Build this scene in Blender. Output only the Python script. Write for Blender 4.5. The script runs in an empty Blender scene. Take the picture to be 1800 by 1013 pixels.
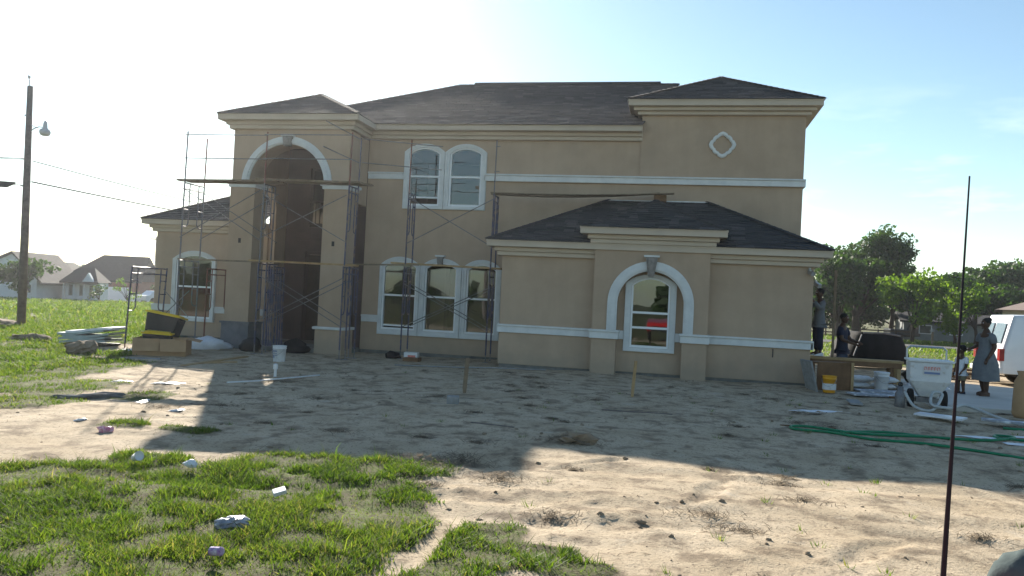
import bpy, math, random
import numpy as np
from mathutils import Vector, Matrix
random.seed(7); RNG = np.random.default_rng(11)
SC = bpy.context.scene
COL = SC.collection
R = math.radians

# ------------------------------------------------------------------ camera, sky, sun, exposure
cam_d = bpy.data.cameras.new('camera')
cam = bpy.data.objects.new('camera', cam_d); COL.objects.link(cam)
cam_d.sensor_fit = 'HORIZONTAL'; cam_d.sensor_width = 36.0; cam_d.lens = 28.0
cam_d.clip_start = 0.05; cam_d.clip_end = 3000
cam.matrix_world = Matrix.Translation((0, -20.4, 1.8)) @ Matrix.Rotation(R(11.5697), 4, 'Z') @ \
    Matrix.Rotation(R(90 + 0.5854), 4, 'X') @ Matrix.Rotation(R(2.8049), 4, 'Z')
SC.camera = cam

SUN_EL, SUN_AZ = R(24.4), math.atan2(-0.50, 0.866)          # azimuth measured from +Y towards +X
SUN_DIR = Vector((math.sin(SUN_AZ) * math.cos(SUN_EL), math.cos(SUN_AZ) * math.cos(SUN_EL), math.sin(SUN_EL)))
W = bpy.data.worlds.new('World'); SC.world = W; W.use_nodes = True
wn, wl = W.node_tree.nodes, W.node_tree.links
bg = wn['Background']; bg.inputs['Strength'].default_value = 0.060
sky = wn.new('ShaderNodeTexSky'); sky.sky_type = 'NISHITA'; sky.sun_disc = False
sky.sun_elevation = SUN_EL; sky.sun_rotation = SUN_AZ
sky.air_density = 1.0; sky.dust_density = 0.2; sky.ozone_density = 0.6; sky.altitude = 10
tc = wn.new('ShaderNodeTexCoord')
sep = wn.new('ShaderNodeSeparateXYZ'); wl.new(tc.outputs['Generated'], sep.inputs[0])
mp = wn.new('ShaderNodeMapping'); mp.inputs['Scale'].default_value = (2.2, 2.2, 9.0)
mp.inputs['Location'].default_value = (1.3, 0.4, 0.55)
wl.new(tc.outputs['Generated'], mp.inputs[0])
cn = wn.new('ShaderNodeTexNoise'); cn.inputs['Scale'].default_value = 2.4; cn.inputs['Detail'].default_value = 8
cn.inputs['Roughness'].default_value = 0.58
wl.new(mp.outputs[0], cn.inputs['Vector'])
cr = wn.new('ShaderNodeMapRange'); cr.inputs['From Min'].default_value = 0.52; cr.inputs['From Max'].default_value = 0.64
cr.inputs['To Max'].default_value = 0.5
wl.new(cn.outputs['Fac'], cr.inputs['Value'])
hz = wn.new('ShaderNodeMapRange'); hz.inputs['From Min'].default_value = 0.27; hz.inputs['From Max'].default_value = 0.12
wl.new(sep.outputs['Z'], hz.inputs['Value'])
mul = wn.new('ShaderNodeMath'); mul.operation = 'MULTIPLY'
wl.new(cr.outputs[0], mul.inputs[0]); wl.new(hz.outputs[0], mul.inputs[1])
mixc = wn.new('ShaderNodeMixRGB'); mixc.inputs['Color2'].default_value = (8.6, 8.7, 8.8, 1)
wl.new(mul.outputs[0], mixc.inputs['Fac']); wl.new(sky.outputs[0], mixc.inputs['Color1'])
tint = wn.new('ShaderNodeMixRGB'); tint.blend_type = 'MULTIPLY'; tint.inputs[0].default_value = 1; tint.inputs[2].default_value = (.93, 1.02, 1.0, 1)
wl.new(mixc.outputs[0], tint.inputs[1]); wl.new(tint.outputs[0], bg.inputs['Color'])

sun_d = bpy.data.lights.new('sun', 'SUN'); sun_d.energy = 4.4; sun_d.angle = R(0.55); sun_d.color = (1.0, 0.92, 0.80)
sun = bpy.data.objects.new('sun', sun_d); COL.objects.link(sun); sun.location = (-20, 30, 30)
sun.rotation_euler = (-SUN_DIR).to_track_quat('-Z', 'Y').to_euler()
SC.view_settings.view_transform = 'Standard'; SC.view_settings.look = 'None'
SC.view_settings.exposure = 1.5; SC.view_settings.gamma = 1.0; SC.view_settings.use_curve_mapping = False
GLARE_HAZE = 0.00036
SC.cycles.max_bounces = 8; SC.cycles.volume_bounces = 0; SC.cycles.transparent_max_bounces = 16

# ------------------------------------------------------------------ helpers
class MB:
    def __init__(s): s.v = []; s.f = []; s.t = []
    def add(s, vs, fs, tone=0.5):
        n = len(s.v); s.v += [tuple(p) for p in vs]
        for f in fs: s.f.append([i + n for i in f]); s.t.append(tone)
        return s
    def box(s, x0, x1, y0, y1, z0, z1, tone=0.5):
        v = [(x, y, z) for z in (z0, z1) for y in (y0, y1) for x in (x0, x1)]
        return s.add(v, [(0, 2, 3, 1), (4, 5, 7, 6), (0, 1, 5, 4), (2, 6, 7, 3), (0, 4, 6, 2), (1, 3, 7, 5)], tone)
    def obox(s, c, ax, ay, az, hx, hy, hz, tone=0.5):
        c = Vector(c); v = []
        for k in (-1, 1):
            for j in (-1, 1):
                for i in (-1, 1): v.append(c + ax * hx * i + ay * hy * j + az * hz * k)
        return s.add(v, [(0, 2, 3, 1), (4, 5, 7, 6), (0, 1, 5, 4), (2, 6, 7, 3), (0, 4, 6, 2), (1, 3, 7, 5)], tone)
    def beam(s, a, b, w, h, tone=0.5, up=(0, 0, 1)):
        a, b = Vector(a), Vector(b); d = b - a; L = d.length; d = d / L
        u = Vector(up); sx = d.cross(u)
        if sx.length < 1e-4: sx = Vector((1, 0, 0))
        sx.normalize(); uz = sx.cross(d)
        return s.obox((a + b) / 2, d, sx, uz, L / 2, w / 2, h / 2, tone)
    def prism(s, o, a0, a1, plane='xz', tone=0.5):
        """outline o (2-D, counter clockwise seen from the front) extruded from a0 to a1"""
        n = len(o)
        def P(p, a):
            return (p[0], a, p[1]) if plane == 'xz' else ((a, p[0], p[1]) if plane == 'yz' else (p[0], p[1], a))
        v = [P(p, a0) for p in o] + [P(p, a1) for p in o]
        return s.add(v, [list(range(n)), list(range(2 * n - 1, n - 1, -1))] +
                     [[i, i + n, (i + 1) % n + n, (i + 1) % n] for i in range(n)], tone)
    def ring(s, outer, inner, y0, y1, tone=0.5, closed=True):
        n = len(outer); v = [(p[0], y0, p[1]) for p in outer] + [(p[0], y0, p[1]) for p in inner] + \
            [(p[0], y1, p[1]) for p in outer] + [(p[0], y1, p[1]) for p in inner]
        f = []
        for i in range(n if closed else n - 1):
            j = (i + 1) % n
            f += [(i, j, n + j, n + i), (i, 2 * n + i, 2 * n + j, j), (n + i, n + j, 3 * n + j, 3 * n + i),
                  (2 * n + i, 3 * n + i, 3 * n + j, 2 * n + j)]
        if not closed:
            for i in (0, n - 1): f.append((i, n + i, 3 * n + i, 2 * n + i))
        return s.add(v, f, tone)
    def tube(s, pts, r, n=7, tone=0.5, cap=True):
        pts = [Vector(p) for p in pts]; m = len(pts)
        rs = r if isinstance(r, (list, tuple)) else [r] * m
        v = []; f = []; prev = None
        for i, p in enumerate(pts):
            d = (pts[min(i + 1, m - 1)] - pts[max(i - 1, 0)]); d.normalize()
            if prev is None:
                a = d.orthogonal().normalized()
            else:
                a = prev - d * prev.dot(d)
                a = a.normalized() if a.length > 1e-6 else d.orthogonal().normalized()
            prev = a; b = d.cross(a)
            for k in range(n):
                t = 2 * math.pi * k / n; v.append(p + (a * math.cos(t) + b * math.sin(t)) * rs[i])
        for i in range(m - 1):
            for k in range(n):
                k2 = (k + 1) % n; f.append((i * n + k, i * n + k2, (i + 1) * n + k2, (i + 1) * n + k))
        if cap: f += [list(range(n))[::-1], list(range((m - 1) * n, m * n))]
        return s.add(v, f, tone)
    def lathe(s, prof, c=(0, 0, 0), n=16, sx=1, sy=1, tone=0.5, cap=True):
        v = []; f = []; m = len(prof)
        for r, z in prof:
            for k in range(n):
                t = 2 * math.pi * k / n; v.append((c[0] + r * sx * math.cos(t), c[1] + r * sy * math.sin(t), c[2] + z))
        for i in range(m - 1):
            for k in range(n):
                k2 = (k + 1) % n; f.append((i * n + k, i * n + k2, (i + 1) * n + k2, (i + 1) * n + k))
        if cap: f += [list(range(n))[::-1], list(range((m - 1) * n, m * n))]
        return s.add(v, f, tone)
    def ell(s, c, rx, ry, rz, nu=14, nv=9, tone=0.5):
        prof = [(max(1e-4, math.sin(math.pi * j / nv)), -math.cos(math.pi * j / nv)) for j in range(nv + 1)]
        v = []; f = []
        for r, z in prof:
            for k in range(nu):
                t = 2 * math.pi * k / nu; v.append((c[0] + rx * r * math.cos(t), c[1] + ry * r * math.sin(t), c[2] + rz * z))
        for i in range(nv):
            for k in range(nu):
                k2 = (k + 1) % nu; f.append((i * nu + k, i * nu + k2, (i + 1) * nu + k2, (i + 1) * nu + k))
        return s.add(v, f, tone)
    def lump(s, c, rx, ry, rz, amp=0.25, seed=0, nu=14, nv=8, tone=0.5):
        n0 = len(s.v); s.ell(c, rx, ry, rz, nu, nv, tone); rr = random.Random(seed)
        ph = [rr.uniform(0, 6.28) for _ in range(9)]
        for i in range(n0, len(s.v)):
            p = Vector(s.v[i]) - Vector(c); q = Vector((p.x / rx, p.y / ry, p.z / rz))
            k = 1 + amp * (math.sin(2.3 * q.x + ph[0]) * math.sin(2.7 * q.y + ph[1]) + 0.6 * math.sin(5 * q.z + 4 * q.x + ph[2]) * math.sin(5.3 * q.y + ph[3])
                           + 0.4 * math.sin(9 * q.x + ph[4]) * math.sin(8 * q.z + 7 * q.y + ph[5]))
            s.v[i] = tuple(Vector(c) + p * k)
        return s
    def loft(s, rings, tone=0.5, cap=True):
        n = len(rings[0]); v = [p for r in rings for p in r]; f = []
        for i in range(len(rings) - 1):
            for k in range(n):
                k2 = (k + 1) % n; f.append((i * n + k, i * n + k2, (i + 1) * n + k2, (i + 1) * n + k))
        if cap: f += [list(range(n))[::-1], list(range((len(rings) - 1) * n, len(rings) * n))]
        return s.add(v, f, tone)
    def mesh(s, name, smooth=False, tone=False):
        me = bpy.data.meshes.new(name); me.from_pydata(s.v, [], s.f); me.update()
        if smooth: me.polygons.foreach_set('use_smooth', [True] * len(me.polygons))
        if tone:
            a = me.attributes.new('tone', 'FLOAT', 'FACE'); a.data.foreach_set('value', s.t)
        return me

def np_mesh(name, verts, faces, tone=None, dom='FACE', smooth=False):
    """verts (n,3); faces (m,k) array"""
    me = bpy.data.meshes.new(name); k = faces.shape[1]
    me.vertices.add(len(verts)); me.vertices.foreach_set('co', np.asarray(verts, np.float32).ravel())
    me.loops.add(faces.size); me.loops.foreach_set('vertex_index', faces.astype(np.int32).ravel())
    me.polygons.add(len(faces)); me.polygons.foreach_set('loop_start', np.arange(0, faces.size, k, dtype=np.int32))
    if smooth: me.polygons.foreach_set('use_smooth', np.ones(len(faces), bool))
    me.update(calc_edges=True)
    if tone is not None:
        a = me.attributes.new('tone', 'FLOAT', dom); a.data.foreach_set('value', np.asarray(tone, np.float32))
    return me

def thing(name, label, cat, loc=(0, 0, 0), rz=0, group=None):
    o = bpy.data.objects.new(name, None); COL.objects.link(o); o.empty_display_size = 0.2
    o.location = loc; o.rotation_euler = (0, 0, rz); o['label'] = label; o['category'] = cat
    if group: o['group'] = group
    return o
def part(name, mb, mat, parent=None, smooth=False, tone=False, kind=None, label=None):
    me = mb.mesh(name, smooth, tone) if isinstance(mb, MB) else mb
    o = bpy.data.objects.new(name, me); COL.objects.link(o)
    if len(me.materials) == 0: me.materials.append(mat)
    if parent is not None: o.parent = parent
    if kind: o['kind'] = kind
    if label: o['label'] = label
    return o
def solid(name, label, cat, mb, mat, loc=(0, 0, 0), rz=0, group=None, smooth=False, tone=False, kind=None):
    o = part(name, mb, mat, None, smooth, tone, kind)
    o.location = loc; o.rotation_euler = (0, 0, rz); o['label'] = label; o['category'] = cat
    if group: o['group'] = group
    return o
def bev(o, w=0.01, seg=2):
    m = o.modifiers.new('bevel', 'BEVEL'); m.width = w; m.segments = seg; m.limit_method = 'ANGLE'; m.angle_limit = R(40); return o
def copy_tree(o, parent=None):
    c = o.copy(); COL.objects.link(c)
    if parent is not None: c.parent = parent
    for ch in o.children: copy_tree(ch, c)
    return c

# ---- materials
def mat(name, c1, c2=None, scale=4.0, rough=0.8, bump=0.0, bscale=40.0, metal=0.0, tone=None, spec=0.3, detail=6, lo=0.35, hi=0.65,
        trans=0.0, tcol=None, dirt=None, coat=0.0):
    m = bpy.data.materials.new(name); m.use_nodes = True
    n, l = m.node_tree.nodes, m.node_tree.links; b = n['Principled BSDF']
    b.inputs['Roughness'].default_value = rough; b.inputs['Metallic'].default_value = metal
    b.inputs['Specular IOR Level'].default_value = spec; b.inputs['Coat Weight'].default_value = coat
    g = n.new('ShaderNodeTexCoord')
    c2 = c2 or c1
    ns = n.new('ShaderNodeTexNoise'); ns.inputs['Scale'].default_value = scale; ns.inputs['Detail'].default_value = detail
    ns.inputs['Roughness'].default_value = 0.62
    l.new(g.outputs['Object'], ns.inputs['Vector'])
    mr = n.new('ShaderNodeMapRange'); mr.inputs['From Min'].default_value = lo; mr.inputs['From Max'].default_value = hi
    l.new(ns.outputs['Fac'], mr.inputs['Value'])
    mx = n.new('ShaderNodeMixRGB'); mx.inputs['Color1'].default_value = (*c1, 1); mx.inputs['Color2'].default_value = (*c2, 1)
    l.new(mr.outputs[0], mx.inputs['Fac']); out = mx.outputs[0]
    if tone:
        at = n.new('ShaderNodeAttribute'); at.attribute_name = 'tone'
        rp = n.new('ShaderNodeValToRGB'); e = rp.color_ramp.elements
        e[0].color = (*tone[0], 1); e[1].color = (*tone[-1], 1)
        for i, c in enumerate(tone[1:-1]):
            q = e.new((i + 1) / (len(tone) - 1)); q.color = (*c, 1)
        l.new(at.outputs['Fac'], rp.inputs[0])
        m2 = n.new('ShaderNodeMixRGB'); m2.blend_type = 'MULTIPLY'; m2.inputs[0].default_value = 1
        l.new(out, m2.inputs[1]); l.new(rp.outputs[0], m2.inputs[2]); out = m2.outputs[0]
    if dirt:
        nd = n.new('ShaderNodeTexNoise'); nd.inputs['Scale'].default_value = dirt[1]; nd.inputs['Detail'].default_value = 8
        l.new(g.outputs['Object'], nd.inputs['Vector'])
        rd = n.new('ShaderNodeMapRange'); rd.inputs['From Min'].default_value = dirt[2]; rd.inputs['From Max'].default_value = dirt[2] + 0.12
        rd.inputs['To Max'].default_value = dirt[3]
        l.new(nd.outputs['Fac'], rd.inputs['Value'])
        m3 = n.new('ShaderNodeMixRGB'); m3.inputs[2].default_value = (*dirt[0], 1)
        l.new(rd.outputs[0], m3.inputs[0]); l.new(out, m3.inputs[1]); out = m3.outputs[0]
    l.new(out, b.inputs['Base Color'])
    if bump:
        nb = n.new('ShaderNodeTexNoise'); nb.inputs['Scale'].default_value = bscale; nb.inputs['Detail'].default_value = 5
        l.new(g.outputs['Object'], nb.inputs['Vector'])
        bp = n.new('ShaderNodeBump'); bp.inputs['Strength'].default_value = bump; bp.inputs['Distance'].default_value = 0.01
        l.new(nb.outputs['Fac'], bp.inputs['Height']); l.new(bp.outputs[0], b.inputs['Normal'])
    if trans:
        t = n.new('ShaderNodeBsdfTranslucent'); ms = n.new('ShaderNodeMixShader'); ms.inputs[0].default_value = trans
        if tcol:
            m4 = n.new('ShaderNodeMixRGB'); m4.blend_type = 'MULTIPLY'; m4.inputs[0].default_value = 1
            m4.inputs[2].default_value = (*tcol, 1); l.new(out, m4.inputs[1]); l.new(m4.outputs[0], t.inputs['Color'])
        else: l.new(out, t.inputs['Color'])
        l.new(b.outputs[0], ms.inputs[1]); l.new(t.outputs[0], ms.inputs[2]); l.new(ms.outputs[0], n['Material Output'].inputs[0])
    return m
def glass_mat(name, tint=(0.5, 0.55, 0.55), refl=0.14, rough=0.0):
    m = bpy.data.materials.new(name); m.use_nodes = True
    n, l = m.node_tree.nodes, m.node_tree.links
    n.remove(n['Principled BSDF'])
    t = n.new('ShaderNodeBsdfTransparent'); t.inputs[0].default_value = (*tint, 1)
    g = n.new('ShaderNodeBsdfGlossy'); g.inputs['Roughness'].default_value = rough; g.inputs[0].default_value = (0.82, 0.95, 1, 1)
    lw = n.new('ShaderNodeLayerWeight'); lw.inputs[0].default_value = 0.35
    mr = n.new('ShaderNodeMapRange'); mr.inputs['To Min'].default_value = refl; mr.inputs['To Max'].default_value = 1.0
    l.new(lw.outputs['Fresnel'], mr.inputs['Value'])
    tcn = n.new('ShaderNodeTexCoord'); nz = n.new('ShaderNodeTexNoise'); nz.inputs['Scale'].default_value = 1.3
    l.new(tcn.outputs['Object'], nz.inputs['Vector'])
    bp = n.new('ShaderNodeBump'); bp.inputs['Strength'].default_value = 0.06; bp.inputs['Distance'].default_value = 0.02
    l.new(nz.outputs['Fac'], bp.inputs['Height']); l.new(bp.outputs[0], g.inputs['Normal'])
    ms = n.new('ShaderNodeMixShader'); l.new(mr.outputs[0], ms.inputs[0]); l.new(t.outputs[0], ms.inputs[1]); l.new(g.outputs[0], ms.inputs[2])
    l.new(ms.outputs[0], n['Material Output'].inputs[0]); return m

M = dict(
 stucco=mat('tan_stucco', (.45, .34, .248), (.39, .293, .213), 1.1, .95, .35, 90, dirt=((.29, .24, .185), 0.7, .62, .3)),
 scratch=mat('grey_scratch_coat', (.13, .135, .15), (.19, .19, .20), 5, .95, .5, 60),
 found=mat('foundation_concrete', (.20, .20, .19), (.12, .12, .115), 3, .95, .4, 30),
 cream=mat('cream_paint', (.52, .445, .36), (.47, .40, .325), 1.5, .75, .08, 50),
 white=mat('white_stucco_trim', (.68, .70, .70), (.58, .60, .61), 3, .85, .2, 80),
 vinyl=mat('white_vinyl', (.78, .80, .82), None, 3, .4, 0),
 shingle=mat('asphalt_shingle', (.95, .93, .9), (.7, .7, .7), 26, .88, .0, 120, tone=((.040, .042, .049), (.072, .073, .080), (.056, .058, .066), (.110, .110, .116)), spec=.25),
 deck=mat('roof_felt', (.03, .03, .032), None, 5, .9),
 glass=glass_mat('window_glass', (.30, .34, .34), .06),
 carglass=glass_mat('vehicle_glass', (.3, .36, .36), .2),
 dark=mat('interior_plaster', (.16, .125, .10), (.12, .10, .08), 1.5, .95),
 porch=mat('shade_toned_porch_stucco', (.085, .06, .055), (.06, .044, .042), 1.2, .95, .2, 50),  # stucco copy darkened so the colour carries the shade of the entry recess
 iron=mat('dark_door_wood', (.045, .03, .022), (.03, .02, .016), 6, .6),
 blue=mat('blue_scaffold_paint', (.055, .06, .135), (.05, .055, .09), 8, .5, .1, 60, dirt=((.20, .14, .11), 6, .52, .8)),
 greysteel=mat('galvanised_tube', (.22, .22, .23), (.13, .13, .14), 9, .45, .1, 60, metal=.6),
 red=mat('rusty_red_scaffold_paint', (.20, .045, .03), (.12, .06, .045), 9, .6, .1, 60),
 bluegrey=mat('weathered_blue_paint', (.10, .12, .17), (.17, .14, .13), 9, .55, .1, 60),
 plank=mat('weathered_plank', (.24, .18, .12), (.15, .115, .08), 5, .9, .3, 30),
 lumber=mat('fresh_lumber', (.42, .29, .15), (.32, .21, .10), 5, .8, .2, 30),
 brownwood=mat('brown_plywood', (.20, .11, .055), (.13, .07, .035), 4, .7, .2, 20),
 card=mat('cardboard', (.42, .27, .15), (.35, .22, .12), 3, .9, .1, 20),
 blackp=mat('black_plastic', (.014, .014, .016), (.022, .022, .024), 5, .5),
 blackt=mat('black_tarp', (.012, .012, .014), (.022, .022, .025), 3, .85, .4, 6, spec=.15),
 yellow=mat('yellow_plastic', (.72, .48, .02), None, 4, .5),
 orange=mat('yellow_orange_plastic', (.75, .36, .02), (.65, .30, .02), 4, .45),
 wplast=mat('white_plastic', (.70, .71, .72), (.60, .61, .63), 6, .5, .1, 20, dirt=((.42, .38, .32), 9, .60, .6)),
 sheet=mat('white_plastic_sheet', (.74, .76, .80), (.62, .64, .70), 6, .35, .5, 9),
 paint_sheet=mat('paint_spattered_board', (.34, .36, .40), (.24, .25, .28), 3, .8, .3, 15, dirt=((.72, .74, .76), 5, .50, .95)),
 concrete=mat('fresh_concrete', (.56, .54, .50), (.48, .46, .42), 1.2, .9, .2, 40),
 block=mat('grey_block', (.30, .31, .31), (.22, .22, .22), 8, .95, .4, 40),
 pole=mat('weathered_pole_wood', (.20, .165, .145), (.13, .11, .10), 7, .9, .5, 40),
 wire=mat('black_wire', (.03, .03, .035), None, 4, .6),
 steel=mat('aluminium', (.45, .46, .48), (.36, .37, .38), 6, .4, metal=.8),
 rubber=mat('rubber', (.02, .02, .02), None, 4, .85),
 vanw=mat('white_van_paint', (.72, .74, .78), (.68, .70, .74), 2, .3, coat=.4, dirt=((.45, .42, .38), 1.5, .64, .3)),
 tail=mat('red_lens', (.30, .012, .015), (.22, .01, .012), 9, .25),
 darkcar=mat('dark_truck_paint', (.03, .035, .045), None, 3, .3, coat=.4),
 redcar=mat('red_truck_paint', (.50, .012, .014), None, 3, .3, coat=.5),
 greygreen=mat('grey_green_paint', (.10, .13, .13), (.07, .09, .09), 9, .9, .3, 40, spec=.1),
 skin=mat('dark_skin', (.085, .045, .028), (.07, .036, .022), 8, .55),
 hair=mat('black_hair', (.012, .010, .009), None, 30, .75, .6, 60),
 navy=mat('navy_cotton', (.016, .02, .04), (.022, .026, .05), 6, .95, .2, 60),
 denim=mat('blue_denim', (.05, .075, .13), (.035, .05, .09), 12, .95, .2, 80),
 greydress=mat('grey_dress_cloth', (.17, .18, .19), (.13, .14, .155), 9, .95, .3, 50),
 whitecloth=mat('white_cotton', (.70, .72, .76), None, 9, .95, .2, 50),
 khaki=mat('khaki_cotton', (.20, .17, .11), None, 9, .95, .2, 50),
 hose_g=mat('green_hose', (.01, .20, .09), (.012, .15, .07), 9, .4),
 hose_w=mat('pale_hose', (.50, .52, .52), (.38, .40, .40), 9, .5),
 foliage=mat('tree_leaves', (.75, .8, .7), (1.1, 1.1, .9), 1.3, .6, tone=((.016, .036, .012), (.032, .064, .016), (.055, .10, .02)), trans=.34, tcol=(1.9, 2.1, .8)),
 bright=mat('young_leaves', (.8, .85, .7), (1.1, 1.1, .9), 1.3, .6, tone=((.045, .09, .018), (.085, .15, .025), (.13, .20, .03)), trans=.45, tcol=(2.0, 2.0, .7)),
 grass=mat('grass_blades', (1, 1, 1), (.8, .85, .75), 1.5, .55, tone=((.045, .085, .015), (.085, .14, .02), (.14, .185, .03), (.26, .22, .10)), trans=.5, tcol=(1.7, 1.8, .8), spec=.4),
 bark=mat('tree_bark', (.075, .055, .042), (.05, .038, .03), 6, .95, .6, 25),
 hwhite=mat('white_clapboard', (.72, .74, .77), (.66, .68, .72), 1.5, .8),
 hroof=mat('brown_grey_shingles', (.12, .105, .10), (.09, .08, .075), 3, .9, .4, 12),
 hroofd=mat('dark_shingles', (.022, .022, .026), (.032, .032, .036), 3, .9, .4, 12),
 brick=mat('far_red_brick', (.22, .11, .09), (.17, .085, .07), 6, .9),
 hgrey=mat('grey_siding', (.22, .24, .24), (.18, .20, .20), 1.5, .85),
 htan=mat('tan_siding', (.58, .46, .33), (.52, .42, .30), 1.5, .85),
 hwin=mat('far_window_glass', (.04, .05, .06), None, 3, .15, spec=.6),
 asphalt=mat('asphalt', (.085, .085, .09), (.06, .06, .065), 3, .9, .3, 20),
 pink=mat('pink_wrapper', (.55, .12, .25), (.7, .5, .55), 30, .4),
 purple=mat('purple_can', (.22, .08, .30), (.6, .55, .65), 25, .3),
 clod=mat('dirt_clods', (.30, .235, .165), (.19, .145, .10), 6, .98, .5, 40),
 straw=mat('dry_straw', (.22, .17, .11), (.12, .09, .06), 8, .9),
 logo_r=mat('red_print', (.55, .10, .07), (.62, .30, .25), 40, .6),
 logo_b=mat('blue_print', (.16, .22, .38), None, 30, .6),
 stone=mat('carved_keystone', (.28, .26, .24), (.18, .17, .16), 12, .9, .6, 40),
 blanket=mat('rolled_grey_board', (.40, .46, .44), (.30, .36, .35), 3, .6, .2, 15),
)

def weather(m):
    n, l = m.node_tree.nodes, m.node_tree.links; b = n['Principled BSDF']; src = b.inputs['Base Color'].links[0].from_socket
    g = n.new('ShaderNodeTexCoord'); mpn = n.new('ShaderNodeMapping'); mpn.inputs['Scale'].default_value = (2.6, 2.6, .22); l.new(g.outputs['Object'], mpn.inputs[0])
    t = n.new('ShaderNodeTexNoise'); t.inputs['Scale'].default_value = 1.6; t.inputs['Detail'].default_value = 9; l.new(mpn.outputs[0], t.inputs['Vector'])
    r = n.new('ShaderNodeMapRange'); r.inputs['From Min'].default_value = .44; r.inputs['From Max'].default_value = .72; r.inputs['To Max'].default_value = .16; l.new(t.outputs['Fac'], r.inputs['Value'])
    x = n.new('ShaderNodeMixRGB'); x.inputs[2].default_value = (.27, .215, .165, 1); l.new(r.outputs[0], x.inputs[0]); l.new(src, x.inputs[1])
    sp_ = n.new('ShaderNodeSeparateXYZ'); l.new(g.outputs['Object'], sp_.inputs[0]); t2 = n.new('ShaderNodeTexNoise'); t2.inputs['Scale'].default_value = 3.2; t2.inputs['Detail'].default_value = 8; l.new(g.outputs['Object'], t2.inputs['Vector'])
    a = n.new('ShaderNodeMath'); a.operation = 'MULTIPLY_ADD'; a.inputs[1].default_value = -.9; l.new(t2.outputs['Fac'], a.inputs[0]); l.new(sp_.outputs['Z'], a.inputs[2])
    r2 = n.new('ShaderNodeMapRange'); r2.inputs['From Min'].default_value = .02; r2.inputs['From Max'].default_value = -.42; r2.inputs['To Max'].default_value = .55; l.new(a.outputs[0], r2.inputs['Value'])
    y = n.new('ShaderNodeMixRGB'); y.inputs[2].default_value = (.30, .255, .20, 1); l.new(r2.outputs[0], y.inputs[0]); l.new(x.outputs[0], y.inputs[1]); l.new(y.outputs[0], b.inputs['Base Color'])
weather(M['stucco'])

# ------------------------------------------------------------------ ground
def sstep(a, b, x):
    t = np.clip((np.asarray(x, float) - a) / (b - a), 0, 1); return t * t * (3 - 2 * t)
def vnoise(x, y, seed):
    t = np.random.default_rng(seed).random((256, 256)); xi = np.floor(x).astype(int); yi = np.floor(y).astype(int)
    fx = x - xi; fy = y - yi; fx = fx * fx * (3 - 2 * fx); fy = fy * fy * (3 - 2 * fy)
    a = t[xi % 256, yi % 256]; b = t[(xi + 1) % 256, yi % 256]; c = t[xi % 256, (yi + 1) % 256]; d = t[(xi + 1) % 256, (yi + 1) % 256]
    return (a * (1 - fx) + b * fx) * (1 - fy) + (c * (1 - fx) + d * fx) * fy
def fbm(x, y, seed, oc=4, lac=2.03, g=.5):
    s = 0; a = 1; tot = 0
    for i in range(oc):
        s = s + a * vnoise(x * lac ** i + 17.3 * i, y * lac ** i + 9.1 * i, seed + i); tot += a; a *= g
    return s / tot
def gz0(x, y):
    x = np.asarray(x, float); y = np.asarray(y, float)
    z = -0.13 + 0.10 * sstep(-7.5, -2, x)
    z = z - 0.012 * np.clip(y - 7, 0, 64) - 0.006 * np.clip(-20 - x, 0, 60) * sstep(5, 30, y)
    return z
def gz(x, y): return float(gz0(x, y))
# grass patches: x, y, rx, ry
BLOBS = [(-5.85, -13.87, .39, .46), (-5.18, -14.68, .26, .57), (-5.31, -13.21, .37, .44), (-4.61, -14.02, .42, .59), (-4.34, -13.68, .54, .66),
 (-3.81, -13.66, .49, .74), (-3.66, -12.89, .61, .46), (-2.78, -12.55, .50, .30), (-4.12, -15.36, .6, .75), (-3.37, -15.06, .67, .81), (-2.66, -14.82, .65, .75),
 (-2.57, -14.1, .50, .60), (-2.05, -14.6, .22, .45), (-1.31, -14.38, .22, .33), (-1.3, -14.94, .24, .29), (-.87, -14.85, .24, .27), (-.55, -14.95, .2, .14),
 (-3.23, -15.86, .86, .26), (-2.6, -15.5, .40, .22), (-9.47, -10.12, .52, .7), (-12.11, -6.88, .76, 1.58), (-8.51, -8.71, .40, .40), (-5.89, -11.39, .30, .15),
 (-6.84, -11.32, .26, .16), (-12.41, -5.7, .84, 1.4), (-10.6, -8.4, .9, .9), (-5.2, -16.2, 1.2, .8), (-13.6, -2.9, .5, .6), (-1.2, -15.55, .42, .2), (-5.6, -14.9, .9, .9), (-4.6, -14.9, .8, .6), (-3.0, -13.3, .7, .3), (-3.0, -16.2, .8, .5), (-3.9, -16.3, 1.2, .5)]
def grass_d(x, y, soft=False):
    d = np.zeros_like(x)
    for bx, by, rx, ry in BLOBS:
        d = 1 - (1 - d) * (1 - .97 * np.exp(-(((x - bx) / (rx * 1.15)) ** 4 + ((y - by) / (ry * 1.15)) ** 4) * .9))
    # the lawn on the left and round the back of the plot
    lawn = sstep(-0.6, 1.4, -(x + 15.4) - .62 * np.minimum(y + 1, 0)) * sstep(-11.5, -8.0, y)
    back = np.maximum(sstep(9.5, 11.5, y), sstep(14.5, 16.5, x))
    d = np.maximum(d, np.maximum(lawn * 1.05, np.maximum(back, sstep(-18.5, -20, y))))
    n = fbm(x * 1.7, y * 1.7, 40, 4); n2 = fbm(x * 5.5, y * 5.5, 47, 2)
    g = d * (0.62 + 0.9 * n) + 0.45 * (n2 - .5)
    if soft: return np.clip(.45 * sstep(.15, .7, d * (.55 + .9 * n) + .5 * (n2 - .5)) + .75 * np.clip((g - .30) / .4, 0, 1), 0, 1)
    return np.clip((g - 0.24) / 0.42, 0, 1) * (d > .08)
def axis(segs):
    out = [segs[0][0]]
    for a, b, st in segs:
        n = max(1, int(round((b - a) / st))); out += list(a + (b - a) * (np.arange(n) + 1) / n)
    return np.array(out)
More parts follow.
